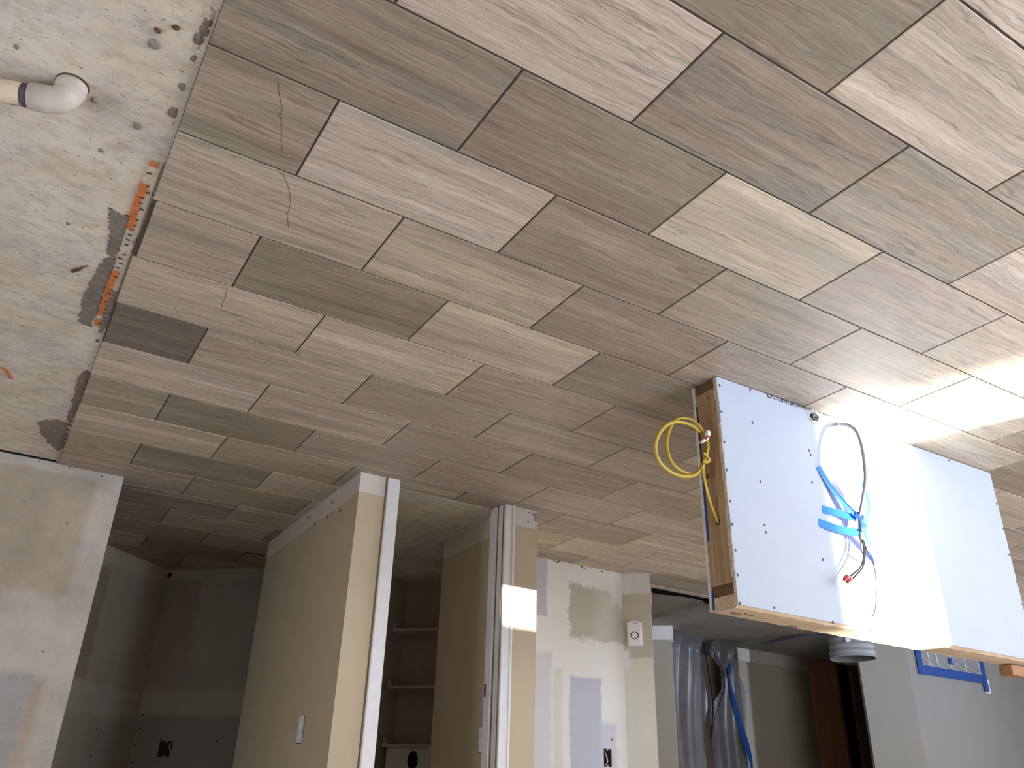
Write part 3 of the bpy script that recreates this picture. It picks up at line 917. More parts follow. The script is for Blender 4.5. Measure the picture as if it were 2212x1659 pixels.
# screws
sc_px = [(1400+x*.25316, 780+y*.25316) for x, y in ((610, 207), (870, 245), (625, 432), (890, 525), (650, 690), (671, 928), (958, 1027), (700, 1196), (1375, 765), (1387, 800), (1400, 1036), (718, 1393), (993, 1400), (1003, 1460), (745, 1615))]
sc_px += [(1400+x*.25316, 1180+y*.25316) for x, y in ((763, 245), (782, 488), (1075, 525), (1490, 115), (1577, 648), (1900, 715))]
sc_px += [(1900+x*.3377, 900+y*.3377) for x, y in ((748, 558), (792, 718), (828, 884), (877, 1054), (907, 1197), (445, 280))]
sc0 = None
for (u, v) in sc_px:
    q = loc(ony(u, v, PY0))
    if sc0 is None:
        sc0 = disc(fd, 'screw', (0, 0, 0), (0, -1, 0), 0.0046, M_SCREW, 0.0052)
        sc0.location = (q.x, 0, q.z)
    else:
        o = sc0.copy(); C.objects.link(o); o.parent = fd; o.location = (q.x, 0, q.z)
# pipe hole: dark cavity, torn rim, black pipe stub
cx, cz = (hx0+hx1)/2-PX0, (hz0+hz1)/2
box('hole_cavity', (hx0-PX0-0.004, 0.0105, hz0-0.004), (hx1-PX0+0.004, 0.0125, hz1+0.004), M_DARK, hw)
bm = bmesh.new()
rr = random.Random(9)
K = 18
o_, i_ = [], []
for k in range(K):
    a_ = 2*math.pi*k/K
    w_, h_ = (hx1-hx0)/2, (hz1-hz0)/2
    o_.append(bm.verts.new((cx+math.cos(a_)*(w_+0.007)*1.25, -0.0008, cz+math.sin(a_)*(h_+0.006)*1.25)))
    f_ = rr.uniform(0.72, 1.0)
    i_.append(bm.verts.new((cx+math.cos(a_)*w_*f_, -0.0004 + 0.004*rr.random(), cz+math.sin(a_)*h_*f_)))
for k in range(K):
    bm.faces.new((o_[k], o_[(k+1) % K], i_[(k+1) % K], i_[k]))
bmesh.ops.solidify(bm, geom=bm.faces[:], thickness=0.0006)
obj('torn_paper_rim', bm, M_GYPWHITE, fd)
bm = bmesh.new()
lathe(bm, [(0.0, 0.0), (0.017, 0.0), (0.017, 0.03), (0.013, 0.03), (0.013, 0.006), (0.0, 0.006)], 20)
stub = obj('pipe_stub', bm, plain('black_abs_pipe', (0.055, 0.06, 0.06), 0.5, 0.4), hw, True)
stub.location = (cx-0.003, 0.0115, cz-0.002)
stub.rotation_euler = (math.radians(90), 0, 0)
tag(stub, 'dark pipe end showing in the broken hole')
stub.scale = (1, 1, 0.5)
# printed lettering along the sheet edge, half hidden by the tile; reads the way the photograph shows it
def printed(txt, q, size, parent, mat, name='printed_text', M=None):
    cu = bpy.data.curves.new(name, 'FONT')
    cu.body = txt
    cu.size = size
    tmp = bpy.data.objects.new('tmp', cu)
    C.objects.link(tmp)
    dg = bpy.context.evaluated_depsgraph_get()
    me = bpy.data.meshes.new_from_object(tmp.evaluated_get(dg))
    bpy.data.objects.remove(tmp)
    me.materials.append(mat)
    o = bpy.data.objects.new(name, me)
    C.objects.link(o)
    o.parent = parent
    o.matrix_local = M
    return o
def text_matrix(p, xdir, ydir):
    xd, yd = Vector(xdir).normalized(), Vector(ydir).normalized()
    m_ = Matrix((xd, yd, xd.cross(yd))).transposed().to_4x4()
    m_.translation = Vector(p)
    return m_
for txt, u, v, sz, bz in (('DCO', 1656, 852, 0.040, 0.0165), ('UIC', 1686, 862, 0.038, 0.0150), ('BOARD', 1707, 872, 0.028, 0.0140), ('OCAU', 1738, 885, 0.022, 0.0090), ('OUED', 1771, 895, 0.024, 0.0130)):
    q = loc(ony(u, v, PY0))
    printed(txt, q, sz, fd, M_INK, 'printed_text', text_matrix((q.x, -0.0006, bz), (-1, 0, 0), (0, 0, -1)))
q = loc(fl(2200, 1441, 0.85))
tag(hw, 'framed half wall with white drywall face and bare pine end and top, standing on the tiles', 'half wall')
wbq = fl(2196, 1446, 0.87)
wb = box('wood_block', (-0.055, -0.028, 0), (0.055, 0.028, 0.040), M_BROWN, None, 0.003)
wb.location = (wbq.x-0.035, PY1-0.033, 0.8508)
tag(wb, 'small brown wood offcut on top of the half wall by the right picture edge', 'wood block')

# ------------------------------------------------------------------ cables on the half wall
def off(u, v, d):            # point in front of the half wall's white face
    return ony(u, v, PY0-d)
hc = off(1812, 915, 0)
ec = empty('electrical_cable', (hc.x, PY0, hc.z))
def el(pts): return [p - ec.location for p in pts]
bm = bmesh.new()
tube(bm, spline(el([off(1811, 914, -0.004), off(1814, 917, 0.03), off(1830, 918, 0.075), off(1848, 930, 0.12), off(1860, 958, 0.15), off(1867, 1000, 0.16), off(1869, 1038, 0.14), off(1863, 1080, 0.095),
                    off(1857, 1115, 0.055), off(1858, 1145, 0.05), off(1860, 1166, 0.055)]), 8), 0.0085, 10, 0.0062)
obj('sheath', bm, M_GREYCABLE, ec, True)
bm = bmesh.new()
lathe(bm, [(0.0, 0.001), (0.013, 0.001), (0.015, -0.001), (0.010, -0.004), (0.0, -0.004)], 14)
cl = obj('wall_grommet', bm, M_GYPWHITE, ec)
cl.rotation_euler = (math.radians(90), 0, 0)
cl.location = (0.002, 0.0, 0.0)
def wire(name, pts, r, mat):
    bm = bmesh.new()
    tube(bm, spline(el(pts), 6), r, 6)
    return obj(name, bm, mat, ec, True)
wire('black_wire', [off(1860, 1160, .055), off(1866, 1182, .06), off(1866, 1202, .07), off(1858, 1226, .075), off(1838, 1244, .07)], 0.0034, M_BLACKW)
wire('black_wire', [off(1862, 1160, .05), off(1869, 1180, .055), off(1868, 1206, .06), off(1862, 1228, .066), off(1843, 1249, .06)], 0.0034, M_BLACKW)
wire('white_wire', [off(1858, 1160, .05), off(1861, 1182, .055), off(1864, 1196, .06), off(1876, 1212, .045), off(1882, 1220, .04)], 0.0032, M_GREYCABLE)
wire('bare_wire', [off(1863, 1162, .055), off(1872, 1185, .06), off(1881, 1206, .062), off(1890, 1232, .07), off(1893, 1270, .06), off(1892, 1305, .035), off(1888, 1326, .012), off(1883, 1331, .002)], 0.0021, M_COPPER)
for k, (u, v, d_) in enumerate(((1829, 1249, .07), (1835, 1254, .06))):
    bm = bmesh.new()
    lathe(bm, [(0.0, 0.0), (0.0045, 0.0), (0.0065, 0.006), (0.0082, 0.020), (0.0085, 0.024), (0.006, 0.024), (0.0, 0.022)], 10)
    wn = obj('wire_nut', bm, M_RED, ec, True)
    wn.location = off(u-6, v+3, d_) - ec.location
    dirv = (off(u+9, v-10, d_) - off(u-6, v+3, d_)).normalized()
    wn.rotation_euler = dirv.to_track_quat('Z', 'Y').to_euler()
tag(ec, 'grey cable with red wire nuts bundled in splayed bright blue tape on the half wall', 'cable')

def strip(pts, w, mat=M_BLUE_LT):
    bm = bmesh.new()
    P_ = spline(el(pts), 5)
    ribbon(bm, P_, w, (0, -1, 0), 0.0005)
    return obj('tape_strip', bm, mat, ec)
strip([off(1767, 1008, .001), off(1795, 1052, .012), off(1822, 1085, .03), off(1850, 1114, .050)], 0.028)
strip([off(1776, 1100, .001), off(1810, 1108, .016), off(1850, 1120, .050)], 0.030)
strip([off(1768, 1128, .001), off(1815, 1144, .020), off(1862, 1152, .056)], 0.031)
strip([off(1862, 1043, .105), off(1872, 1068, .090), off(1877, 1095, .085), off(1872, 1120, .070), off(1862, 1140, .062)], 0.026)
strip([off(1848, 1110, .053), off(1862, 1120, .064), off(1866, 1138, .066)], 0.034, M_BLUE)
strip([off(1864, 1138, .066), off(1874, 1165, .055), off(1884, 1190, .03), off(1891, 1212, .002)], 0.030)

yq = onx(1550, 1125, PX0)
yc = empty('yellow_cable', yq)
def yp(u, v, d=0.0):
    return ony(u, v, 1.497-d) - yc.location
ypts = [onx(1553, 1131, PX0-0.004) - yc.location, onx(1548, 1121, PX0+0.012) - yc.location, onx(1536, 1090, PX0+0.03) - yc.location]
ypts += [yp(1525, 1050, .02), yp(1519, 1015, .015), yp(1524, 985, .012), yp(1529, 962, .01), yp(1524, 944, .008), yp(1508, 929, .012), yp(1488, 916, .02), yp(1464, 911, .025), yp(1442, 917, .02), yp(1424, 937, .01), yp(1416, 966, .0), yp(1424, 996, -.005), yp(1446, 1018, -.005), yp(1474, 1029, 0), yp(1500, 1027, .006), yp(1516, 1012, .012), yp(1525, 990, .022), yp(1530, 966, .024), yp(1526, 945, .022), yp(1514, 924, .016), yp(1499, 909, .008), yp(1480, 903, .0), yp(1462, 906, -.006), yp(1449, 922, -.012), yp(1441, 948, -.015), yp(1441, 972, -.016), yp(1450, 998, -.014), yp(1467, 1015, -.012), yp(1490, 1024, -.008), yp(1508, 1018, -.002), yp(1519, 1000, .006), yp(1527, 978, .014), yp(1527, 952, .016)]
bm = bmesh.new()
tube(bm, spline(ypts, 6), 0.0068, 8, 0.0042, (0, 0, 1))
obj('coil', bm, M_YELLOW, yc, True)
bm = bmesh.new()
tube(bm, spline([yp(1518, 996, .03), yp(1526, 998, .034), yp(1533, 994, .03), yp(1527, 985, .03), yp(1520, 978, .03)], 6), 0.0062, 8, 0.004)
obj('wrap', bm, M_YELLOW, yc, True)
bm = bmesh.new()
tube(bm, spline([yp(1514, 956, .02), yp(1519, 953, .034), yp(1526, 948, .034), yp(1529, 946, .03)], 4), [0.0055, 0.006, 0.0065, 0.006, 0.006, 0.006, 0.006, 0.006, 0.006, 0.006, 0.006, 0.006, 0.005], 8)
tube(bm, spline([yp(1527, 944, .034), yp(1529, 937, .036), yp(1530, 931, .034)], 4), [0.006, 0.0085, 0.009, 0.0095, 0.010, 0.010, 0.009, 0.008, 0.005], 8)
obj('white_tag', bm, M_WHITEW, yc, True)
bm = bmesh.new()
tube(bm, spline([yp(1524, 948, .041), yp(1527, 945, .043), yp(1530, 942, .041)], 3), 0.0042, 8)
obj('red_wrap', bm, M_RED, yc, True)
disc(yc, 'cable_hole', onx(1551, 1128, PX0) - yc.location, (1, 0, 0), 0.009, M_DARK, 0.011)
tag(yc, 'yellow flat cable coiled in loops at the pine end of the half wall', 'cable')

# ------------------------------------------------------------------ things on the walls
# plug-in alarm on the angled wall
aq = onp(1369, 1397, A0, AN)
al = empty('alarm_unit', (0, 0, 0))
Ma = Matrix((AD, AN, Vector((0, 0, 1)))).transposed().to_4x4()
qb = onp(1370, 1343, A0, AN); qt = onp(1370, 1396, A0, AN)
Ma.translation = Vector((qb.x, qb.y, qb.z)) + AN*0.0005
al.matrix_world = Ma
AW, AH = 0.048, qt.z-qb.z
def rounded(w, h, rt, rb, y0, y1, z0=0.0, dome=0.0, bev=0.004):
    """plate in x-z, thickness y; bottom corners rounded by rb (arched), top by rt"""
    bm = bmesh.new()
    pr_ = []
    for k in range(9):
        x = -w + 2*w*k/8
        pr_.append((x, z0 + rb*(abs(x)/w)**2.5))
    pr_.append((w, z0+h-rt)); pr_.append((w-rt, z0+h)); pr_.append((-w+rt, z0+h)); pr_.append((-w, z0+h-rt))
    a_ = [bm.verts.new((x, y0, z)) for x, z in pr_]
    b_ = [bm.verts.new((x, y1-bev, z)) for x, z in pr_]
    cz_ = z0+h/2
    c_ = [bm.verts.new((x*(1-bev/w*1.6), y1, cz_+(z-cz_)*(1-bev/(h/2)*1.2))) for x, z in pr_]
    n_ = len(pr_)
    for A_, B_ in ((a_, b_), (b_, c_)):
        for i in range(n_): bm.faces.new((A_[i], A_[(i+1) % n_], B_[(i+1) % n_], B_[i]))
    bm.faces.new(c_); bm.faces.new(a_[::-1])
    return bm
ab = obj('body', rounded(AW, AH, 0.004, 0.010, 0.0, 0.030), M_PLASTIC, al)
fc = obj('front_cover', rounded(AW*0.80, AH*0.70, 0.003, 0.001, 0.0295, 0.0335, AH*0.275, 0, 0.0015), M_PLASTIC, al)
cz_ = AH*0.60
for k in range(8):
    bm = bmesh.new()
    a0_ = math.radians(k*45+5); a1_ = math.radians(k*45+40)
    o_, i_ = [], []
    for j in range(6):
        a_ = a0_+(a1_-a0_)*j/5
        o_.append(bm.verts.new((0.0265*math.cos(a_), 0.0342, cz_+0.0265*math.sin(a_))))
        i_.append(bm.verts.new((0.0195*math.cos(a_), 0.0342, cz_+0.0195*math.sin(a_))))
    for j in range(5): bm.faces.new((o_[j], o_[j+1], i_[j+1], i_[j]))
    bmesh.ops.solidify(bm, geom=bm.faces[:], thickness=0.0008)
    obj('sound_slot', bm, M_INK, fc)
disc(ab, 'logo_dot', (0.017, 0.0303, AH*0.10), (0, 1, 0), 0.0042, M_NAVY)
bm = bmesh.new()
for k, (a_, h_) in enumerate(((0.009, .004), (0.004, .005), (-0.001, .004), (-0.006, .004), (-0.011, .003))):
    bx(bm, (a_-0.0018, 0.0300, AH*0.10-h_/2), (a_+0.0018, 0.0306, AH*0.10+h_/2))
obj('logo_lettering', bm, plain('grey_blue_print', (0.30, 0.32, 0.38), 0.7, 0.2), ab)
tag(al, 'small white alarm unit with a ring of dark slots on the angled wall', 'alarm')

def outlet_hole(name, M_, w, h, label):
    e_ = empty(name); e_.matrix_world = M_
    box('box_back', (-w/2, -0.062, 0), (w/2, -0.058, h), plain('dark_box', (0.085, 0.07, 0.055), 0.7, 0.3), e_)
    box('box_side', (-w/2, -0.060, 0), (-w/2+0.003, -0.003, h), M_BROWN_DK, e_)
    box('box_side', (w/2-0.003, -0.060, 0), (w/2, -0.003, h), M_BROWN_DK, e_)
    box('box_side', (-w/2, -0.060, 0), (w/2, -0.003, 0.003), M_BROWN_DK, e_)
    box('box_side', (-w/2, -0.060, h-0.003), (w/2, -0.003, h), M_DARK, e_)
    bm = bmesh.new()
    tube(bm, spline([Vector((w*0.15, -0.05, h*0.05)), Vector((w*0.10, -0.03, h*0.25)), Vector((w*0.2, -0.025, h*0.5)), Vector((w*0.3, -0.03, h*0.75)), Vector((w*0.1, -0.045, h*0.95))], 5), 0.0042, 6)
    obj('wire', bm, M_WHITEW, e_, True)
    bm = bmesh.new()
    tube(bm, spline([Vector((w*0.3, -0.05, h*0.1)), Vector((w*0.25, -0.03, h*0.3)), Vector((w*0.33, -0.03, h*0.55)), Vector((w*0.25, -0.05, h*0.9))], 5), 0.0045, 6)
    obj('wire', bm, M_BLACKW, e_, True)
    box('ear', (-0.006, -0.006, h-0.010), (0.006, -0.003, h-0.001), M_GREYMETAL, e_)
    box('ear', (-0.006, -0.006, 0.001), (0.006, -0.003, 0.010), M_GREYMETAL, e_)
    tag(e_, label, 'outlet box', 'open outlet boxes')
    return e_
Mk = text_matrix((0, 0, 0), (1, 0, 0), (0, -1, 0))
def frame(p, xd, out_):
    xd, out_ = Vector(xd).normalized(), Vector(out_).normalized()
    m_ = Matrix((xd, out_, Vector((0, 0, 1)))).transposed().to_4x4()
    m_.translation = Vector(p)
    return m_
outlet_hole('outlet_box', frame(((k0.x+k1.x)/2, 3.9, k0.z), (-1, 0, 0), (0, -1, 0)), abs(k1.x-k0.x), k1.z-k0.z, 'open outlet box with bare wires in the patched wall below the alarm unit')
mid_ = nb0 + nbd*((os0+os1)/2)
outlet_hole('outlet_box', frame((mid_.x, mid_.y, oz0), nbd, (0.671, -0.741, 0)), os1-os0, oz1-oz0, 'dark open outlet box in the shadowed corner of the nook')
# pale cut rim round the kitchen outlet
# switch plate on the tan pantry wall
sq = onx(651, 1575, -1.161)
sp = empty('switch_plate', (-1.161, sq.y, sq.z))
box('plate', (0.0, -0.036, -0.062), (0.006, 0.036, 0.062), M_PLASTIC, sp, 0.003)
box('rocker', (0.005, -0.017, -0.034), (0.010, 0.017, 0.034), M_PLASTIC, sp, 0.002)
for z in (-0.048, 0.048): disc(sp, 'plate_screw', (0.0064, 0, z), (1, 0, 0), 0.003, M_GREYMETAL)
box('cut_out_edge', (0.0, -0.043, -0.070), (0.002, -0.030, -0.058), M_GYPSUM, sp)
tag(sp, 'white light switch plate on the tan pantry wall side', 'light switch')
oq = onx(1044, 1598, -2.05)
op = empty('outlet_plate', (-2.05, oq.y, oq.z))
box('plate', (0.0, -0.036, -0.060), (0.006, 0.036, 0.060), M_PLASTIC, op, 0.003)
for z in (-0.02, 0.02): disc(op, 'receptacle', (0.0064, 0, z), (1, 0, 0), 0.012, M_GREYMETAL, 0.014, 14)
tag(op, 'white cover plate inside the pantry beside the door jamb', 'outlet')
# nail and screw marks in the plaster
def spots(parent, pts, plane, r, mat, name='screw_hole'):
    for (u, v) in pts:
        P_, n_ = plane
        q = onp(u, v, P_, n_)
        bm = bmesh.new()
        n_ = Vector(n_).normalized()
        if n_.dot(CB-q) < 0: n_ = -n_
        disc(parent, name, q, n_, r, mat)
nbN = (0.671, -0.741, 0)
spots(bpy.data.objects['wall_nook_back'], [(308, 1544), (303, 1574), (293, 1611), (285, 1648), (348, 1596), (467, 1600)], (nb0, nbN), 0.006, M_INK)
spots(bpy.data.objects['wall_nook_left'], [(209, 1575), (196, 1632)], ((-0.789, 5.76, 0), (0.683, 0.73, 0)), 0.006, M_INK)
spots(bpy.data.objects['wall_nook_back'], [(366, 1243)], (nb0, nbN), 0.018, M_DARK, 'plaster_hole')
spots(kw, [(1197, 1211), (1203, 1214), (1207, 1213), (1257, 1224), (1262, 1228), (1300, 1234), (1322, 1597)], ((0, 3.9, 0), (0, 1, 0)), 0.006, M_INK)
spots(bpy.data.objects['wall_front_left'], [(52, 1084), (145, 1131), (93, 1408), (220, 1029), (150, 1009), (85, 997)], ((0, 3.925, 0), (0, 1, 0)), 0.004, M_GROUT)
spots(pw, [(718, 1086), (666, 1119), (735, 1103), (706, 1117), (680, 1131)], ((-1.161, 0, 0), (1, 0, 0)), 0.010, M_GROUT, 'plaster_chip')
box('plaster_chip', (-2.183, 3.1450, 0.012), (-2.160, 3.1465, 0.058), plain('grey_chip', (0.30, 0.31, 0.31), 0.9, 0.1), pr)
spots(pr, [(1143, 1108), (1151, 1112), (1141, 1127)], ((0, 3.1455, 0), (0, 1, 0)), 0.004, M_INK)

# ------------------------------------------------------------------ drain pipe in the concrete
p0 = fl(-160, 165, 0.040); p1 = fl(72, 209, 0.040)
pd = (p1-p0).normalized()
pe = empty('drain_pipe', (p1.x, p1.y, SLAB_Z))
def pl(q): return q - pe.location
bm = bmesh.new()
tube(bm, [pl(p0), pl(p1)], 0.0262, 24)
obj('pipe', bm, M_PVC, pe, True)
bend = [p1 - pd*0.006]
c0 = p1 + pd*0.034
for k in range(9):
    a_ = math.pi/2*k/8
    bend.append(c0 + pd*(0.034*math.sin(a_)) + Vector((0, 0, -0.034*(1-math.cos(a_)))))
bend.append(c0 + pd*0.034 + Vector((0, 0, -0.09)))
bm = bmesh.new()
tube(bm, [pl(q) for q in bend], [0.0315]*2 + [0.0315]*9, 24)
obj('elbow', bm, M_PVCW, pe, True)
bm = bmesh.new()
q = c0 + pd*0.034
tube(bm, [pl(Vector((q.x, q.y, SLAB_Z+0.026))), pl(Vector((q.x, q.y, SLAB_Z-0.02)))], 0.0345, 24)
obj('hub', bm, M_PVCW, pe, True)
bm = bmesh.new()
tube(bm, [pl(p1 - pd*0.022), pl(p1 - pd*0.004)], 0.0270, 24)
tag(obj('primer_band', bm, M_PURPLE, pe, True), 'purple primer band')
side = Vector((0, 0, 1)).cross(pd).normalized()
bm = bmesh.new()
rr = random.Random(3)
s_ = 0.03
while s_ < 0.30:          # illegible print along the pipe
    ang = math.radians(62)
    for (ad) in (0.0,):
        n_ = (Vector((0, 0, 1))*math.sin(ang) + (side if side.y > 0 else -side)*math.cos(ang))
        c_ = pl(p1 - pd*s_) + n_*0.0264
        t_ = n_.cross(pd)
        h_ = rr.uniform(0.003, 0.0065)
        wv = rr.uniform(0.0012, 0.003)
        vv = [bm.verts.new(c_ + pd*sx*wv + t_*sy*h_/2 + n_*0.0004) for sx, sy in ((-1, -1), (1, -1), (1, 1), (-1, 1))]
        bm.faces.new(vv)
    s_ += rr.choice((0.006, 0.0065, 0.007, 0.016))
obj('printed_marks', bm, M_INK, pe)
tag(pe, 'cream plastic drain pipe with an elbow turning into the bare concrete', 'pipe')
disc(slab, 'pipe_hole', (q.x-0.001, q.y-0.004, SLAB_Z), (0, 0, 1), 0.0365, M_GROUT, 0.037, 18, 0.0006)

# ------------------------------------------------------------------ debris on the concrete
bm = bmesh.new()
tube(bm, spline([fl(156, 586, SLAB_Z+0.004), fl(170, 582, SLAB_Z+0.006), fl(178, 577, SLAB_Z+0.006), fl(192, 574, SLAB_Z+0.003)], 4), [0.006, 0.006, 0.0055, 0.005, 0.005, 0.004, 0.004, 0.003, 0.003, 0.002, 0.002, 0.0015, 0.001], 6)
tag(obj('wood_splinter', bm, M_BROWN_DK), 'thin dark splinter lying on the concrete beside the grey mortar', 'splinter')
bm = bmesh.new()
ribbon(bm, spline([fl(-14, 790, SLAB_Z+0.001), fl(2, 793, SLAB_Z+0.002), fl(13, 800, SLAB_Z+0.002), fl(24, 817, SLAB_Z+0.001)], 4), 0.012, (0, 0, 1), 0.003)
tag(obj('membrane_scrap', bm, M_ORANGE), 'orange scrap lying on the concrete at the left picture edge', 'scrap')
for i, (u, v, r, lab) in enumerate([(333, 95, .016, 'largest grey crumb on the concrete, nearest the two dark slivers'), (296, 271, .012, 'grey crumb on the concrete between pipe elbow and tile edge'), (204, 216, .011, 'grey crumb on the concrete just past the pipe elbow'),
                                    (35, 101, .008, 'lone grey crumb on the concrete near the pipe, toward the left picture edge'), (218, 324, .008, 'grey crumb on the concrete just before the orange membrane strip'), (147, 482, .008, 'grey crumb on the concrete left of the upper mortar smear')]):
    rr = random.Random(50+i)
    bm = bmesh.new()
    bmesh.ops.create_icosphere(bm, subdivisions=2, radius=r)
    for vv in bm.verts:
        vv.co *= 1+rr.uniform(-.2, .2)
        vv.co.z = max(vv.co.z*0.35, -r*0.1)
        vv.co.x *= 0.7
    q = fl(u, v, SLAB_Z)
    o = obj('mortar_crumb', bm, plain('crumb_grey', (0.27, 0.24, 0.20), 0.95, 0.1, 0.15, 60), None, False, (q.x, q.y, SLAB_Z+r*0.1))
    tag(o, lab, 'crumb', 'mortar crumbs on the concrete')
for i, (u0, v0, u1, v1, lab) in enumerate([(333, 61, 347, 73, 'long dark sliver on the concrete near the largest crumb'), (371, 58, 389, 64, 'short dark sliver on the concrete closer to the tile edge')]):
    bm = bmesh.new()
    tube(bm, spline([fl(u0, v0, SLAB_Z+.003), fl((u0+u1)/2, (v0+v1)/2-1, SLAB_Z+.004), fl(u1, v1, SLAB_Z+.003)], 3), [0.002, 0.004, 0.0055, 0.006, 0.0055, 0.004, 0.001], 6)
    tag(obj('wood_sliver', bm, M_BROWN_DK), lab, 'sliver')

# ------------------------------------------------------------------ hallway: plastic curtain, bucket, vent
def film_material():
    t = NT('clear_plastic_film')
    tr_ = t.n('ShaderNodeBsdfTransparent')
    tr_.inputs[0].default_value = (0.86, 0.88, 0.92, 1)
    nz = t.noise(t.pos(), 6.0, 4)
    mx = t.n('ShaderNodeMixShader')
    t.l(t.rng(nz, 0.3, 0.7, 0.42, 0.66), mx.inputs[0])
    t.l(tr_.outputs[0], mx.inputs[1])
    t.out((0.19, 0.20, 0.225), 0.25, 0.6)
    t.l(t.b.outputs[0], mx.inputs[2])
    t.l(mx.outputs[0], t.t.nodes['Material Output'].inputs[0])
    return t.m
M_FILM = film_material()
cur = empty('plastic_curtain', (-5.45, 5.40, SLAB_Z))
CL, CR = (-5.00, 5.42), (-5.975, 5.45)
def cpt(u, v):
    return ony(u, v, 5.40)
lz = [(0.0, -5.452), (0.15, -5.470), (0.30, -5.490), (0.45, -5.508), (0.573, -5.514), (0.70, -5.490), (0.845, -5.457), (1.0, -5.455), (2.3, -5.45)]
rz = [(0.0, -5.470), (0.10, -5.585), (0.24, -5.664), (0.40, -5.675), (0.50, -5.620), (0.63, -5.540), (0.75, -5.492), (0.845, -5.459), (1.0, -5.457), (2.3, -5.452)]
def interp(tab, z):
    for (a_, xa), (b_, xb) in zip(tab, tab[1:]):
        if a_ <= z <= b_: return xa + (xb-xa)*(z-a_)/(b_-a_)
    return tab[-1][1]
def flap(name, fa, fb, seed):
    bm = bmesh.new()
    nx_, nz_ = 40, 60
    g_ = []
    for j in range(nz_+1):
        z = 2.3*(j/nz_)**1.2
        row = []
        for i in range(nx_+1):
            t_ = i/nx_
            xa, xb = fa(z), fb(z)
            x = xa+(xb-xa)*t_
            y = 5.40 + 0.030*math.sin(x*17+seed+z*0.8) + 0.016*math.sin(x*41+seed*2-z*1.5) + 0.02*math.sin(z*5+seed+x*4)
            if z < 0.12: y += -0.15*(1-z/0.12)**2*(0.4+0.6*math.sin(x*11+seed)**2)
            row.append(bm.verts.new((x+5.45, y-5.40, z)))
        g_.append(row)
    for j in range(nz_):
        for i in range(nx_):
            bm.faces.new((g_[j][i], g_[j][i+1], g_[j+1][i+1], g_[j+1][i]))
    return obj(name, bm, M_FILM, cur, True)
flap('flap', lambda z: -4.98, lambda z: interp(lz, z), 0.4)
flap('flap', lambda z: interp(rz, z), lambda z: -5.97 if z > 0.4 else -5.80-0.17*z/0.4, 2.1)
def zpts(tab, w):
    return [Vector((interp(tab, z)+5.45, -0.035, z)) for z in [0.02+0.83*k/24 for k in range(25)]]
bm = bmesh.new()
ribbon(bm, zpts(lz, 0), 0.013, (0, -1, 0), 0.003)
obj('zipper', bm, M_DARK, cur)
bm = bmesh.new()
ribbon(bm, zpts(rz, 0), 0.006, (0, -1, 0), 0.003)
obj('zipper', bm, M_DARK, cur)
def cu(u, v, d=0.045):
    return ony(u, v, 5.40-d) - cur.location
bm = bmesh.new()
ribbon(bm, spline([cu(1574, 1462), cu(1582, 1500), cu(1592, 1540), cu(1602, 1575), cu(1613, 1610), cu(1622, 1645), cu(1627, 1690)], 3),
       [0.006, 0.018, 0.03, 0.045, 0.05, 0.055, 0.062, 0.06, 0.058, 0.062, 0.066, 0.07, 0.066, 0.06, 0.055, 0.04, 0.03, 0.02, 0.012], (0, -1, 0), 0.001)
obj('blue_tape_edge', bm, M_BLUE, cur)
bm = bmesh.new()
ribbon(bm, [cu(1582, 1430), cu(1579, 1440), cu(1575, 1452), cu(1574, 1466)], [0.03, 0.06, 0.04, 0.006], (0, -1, 0), 0.001)
obj('blue_tape_tab', bm, M_BLUE, cur)
tag(cur, 'hanging clear plastic dust curtain with black zipper slit and a blue tape edge', 'plastic curtain')

bt = fl(1660, 1390); bt2 = fl(1710, 1384); bt3 = fl(1790, 1372)
bm = bmesh.new()
ribbon(bm, spline([fl(1648, 1391, 0.006), fl(1700, 1380, 0.006), fl(1730, 1374, 0.006), fl(1800, 1368, 0.006)], 5), 0.035, (0, 0, 1), 0.001)
tag(obj('floor_tape', bm, M_BLUE), 'dark blue tape strip along the hallway floor before the brown door', 'tape')

bq = fl(1843, 1421, 0.385)
bk = empty('bucket', (bq.x, bq.y, 0.0))
prof = [(0.0, 0.0), (0.133, 0.0), (0.136, 0.004), (0.148, 0.255), (0.156, 0.258), (0.156, 0.266), (0.149, 0.270), (0.151, 0.300), (0.159, 0.303), (0.159, 0.312), (0.152, 0.316), (0.153, 0.345), (0.161, 0.348), (0.161, 0.358), (0.155, 0.362), (0.157, 0.383), (0.162, 0.386), (0.162, 0.392), (0.153, 0.392), (0.150, 0.36), (0.140, 0.02), (0.0, 0.012)]
bm = bmesh.new()
lathe(bm, prof, 48)
obj('pail', bm, M_BUCKET, bk, True)
bm = bmesh.new()
lathe(bm, [(0.0, 0.02), (0.136, 0.022), (0.1485, 0.36), (0.1515, 0.389), (0.1495, 0.389), (0.1465, 0.36), (0.134, 0.026), (0.0, 0.024)], 48)
obj('shaded_lining', bm, plain('shaded_pail_inside', (0.10, 0.105, 0.105), 0.8, 0.2, 0.2, 14), bk, True)  # shade inside the pail, painted as a darker lining
for a_ in (2.6, 2.6+math.pi):
    e_ = box('handle_ear', (0.150, -0.018, 0.268), (0.172, 0.018, 0.300), M_PLASTIC, bk, 0.004)
    e_.rotation_euler = (0, 0, a_)
bm = bmesh.new()
tube(bm, spline([Vector((0.170*math.cos(2.6+math.pi*k/8), 0.170*math.sin(2.6+math.pi*k/8), 0.284-0.13*math.sin(math.pi*k/8))) for k in range(9)], 3), 0.002, 6)
obj('handle', bm, M_GREYMETAL, bk, True)
tag(bk, 'grey ribbed plastic bucket standing behind the half wall', 'bucket')

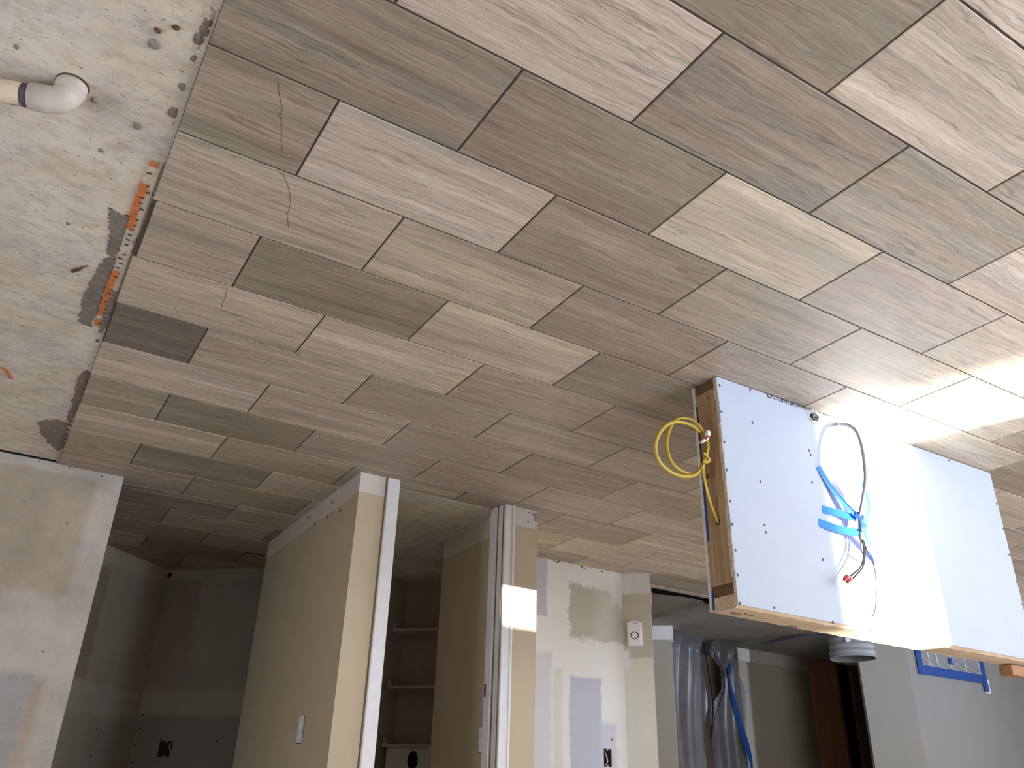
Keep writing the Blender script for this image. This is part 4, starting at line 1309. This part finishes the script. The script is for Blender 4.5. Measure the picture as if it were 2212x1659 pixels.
# vent grille with blue tape round it, on the grey wall
GY = 4.0
v0, v1 = ony(1988, 1437, GY), ony(2119, 1463, GY)
vx0, vx1 = v1.x, v0.x
vz1 = (v0.z+v1.z)/2
vz0 = vz1-0.20
vg = empty('vent_grille', ((vx0+vx1)/2, GY, vz0))
hwid = (vx1-vx0)/2
hh = vz1-vz0
for lo, hi in (((-hwid, -0.012, 0), (hwid, 0, 0.016)), ((-hwid, -0.012, hh-0.016), (hwid, 0, hh)), ((-hwid, -0.012, 0.016), (-hwid+0.016, 0, hh-0.016)), ((hwid-0.016, -0.012, 0.016), (hwid, 0, hh-0.016))):
    box('frame', lo, hi, M_GREYMETAL, vg)
for t_ in (-0.5, 0.0, 0.45, 0.72):
    box('divider', (hwid*t_-0.006, -0.010, 0.016), (hwid*t_+0.006, -0.002, hh-0.016), M_GREYMETAL, vg)
bm = bmesh.new()
for k in range(13):
    z = 0.02+k*(hh-0.04)/13
    bx(bm, (-hwid+0.016, -0.008, z), (hwid-0.016, -0.001, z+0.007))
tag(obj('louvers', bm, plain('grey_louver', (0.30, 0.31, 0.32), 0.6, 0.3), vg), kind='stuff')
tag(vg, 'grey wall vent grille framed with dark blue tape', 'vent')
vt = empty('vent_tape', ((vx0+vx1)/2, GY-0.013, vz0))
box('tape_strip', (hwid-0.02, -0.001, -0.02), (hwid+0.055, 0.0, hh+0.07), M_BLUE, vt)
box('tape_strip', (-hwid-0.06, -0.002, hh-0.012), (hwid+0.035, -0.001, hh+0.065), M_BLUE, vt)
box('tape_strip', (-hwid-0.06, -0.003, -0.02), (-hwid+0.005, -0.002, hh+0.13), M_BLUE, vt)
box('tape_strip', (-0.02, -0.002, hh-0.11), (0.025, -0.001, hh-0.055), M_BLUE, vt)
tag(vt, 'dark blue tape strips stuck round the wall vent grille', 'tape')
wq = ony(2131, 1482, GY)
wp = empty('wall_plate', (wq.x, GY, wq.z))
box('plate', (-0.038, -0.006, -0.06), (0.038, 0.0, 0.06), M_PLASTIC, wp, 0.002)
disc(wp, 'port', (0, -0.0066, 0.0), (0, -1, 0), 0.008, M_GREYMETAL)
tag(wp, 'small white wall plate beside the taped vent', 'wall plate')
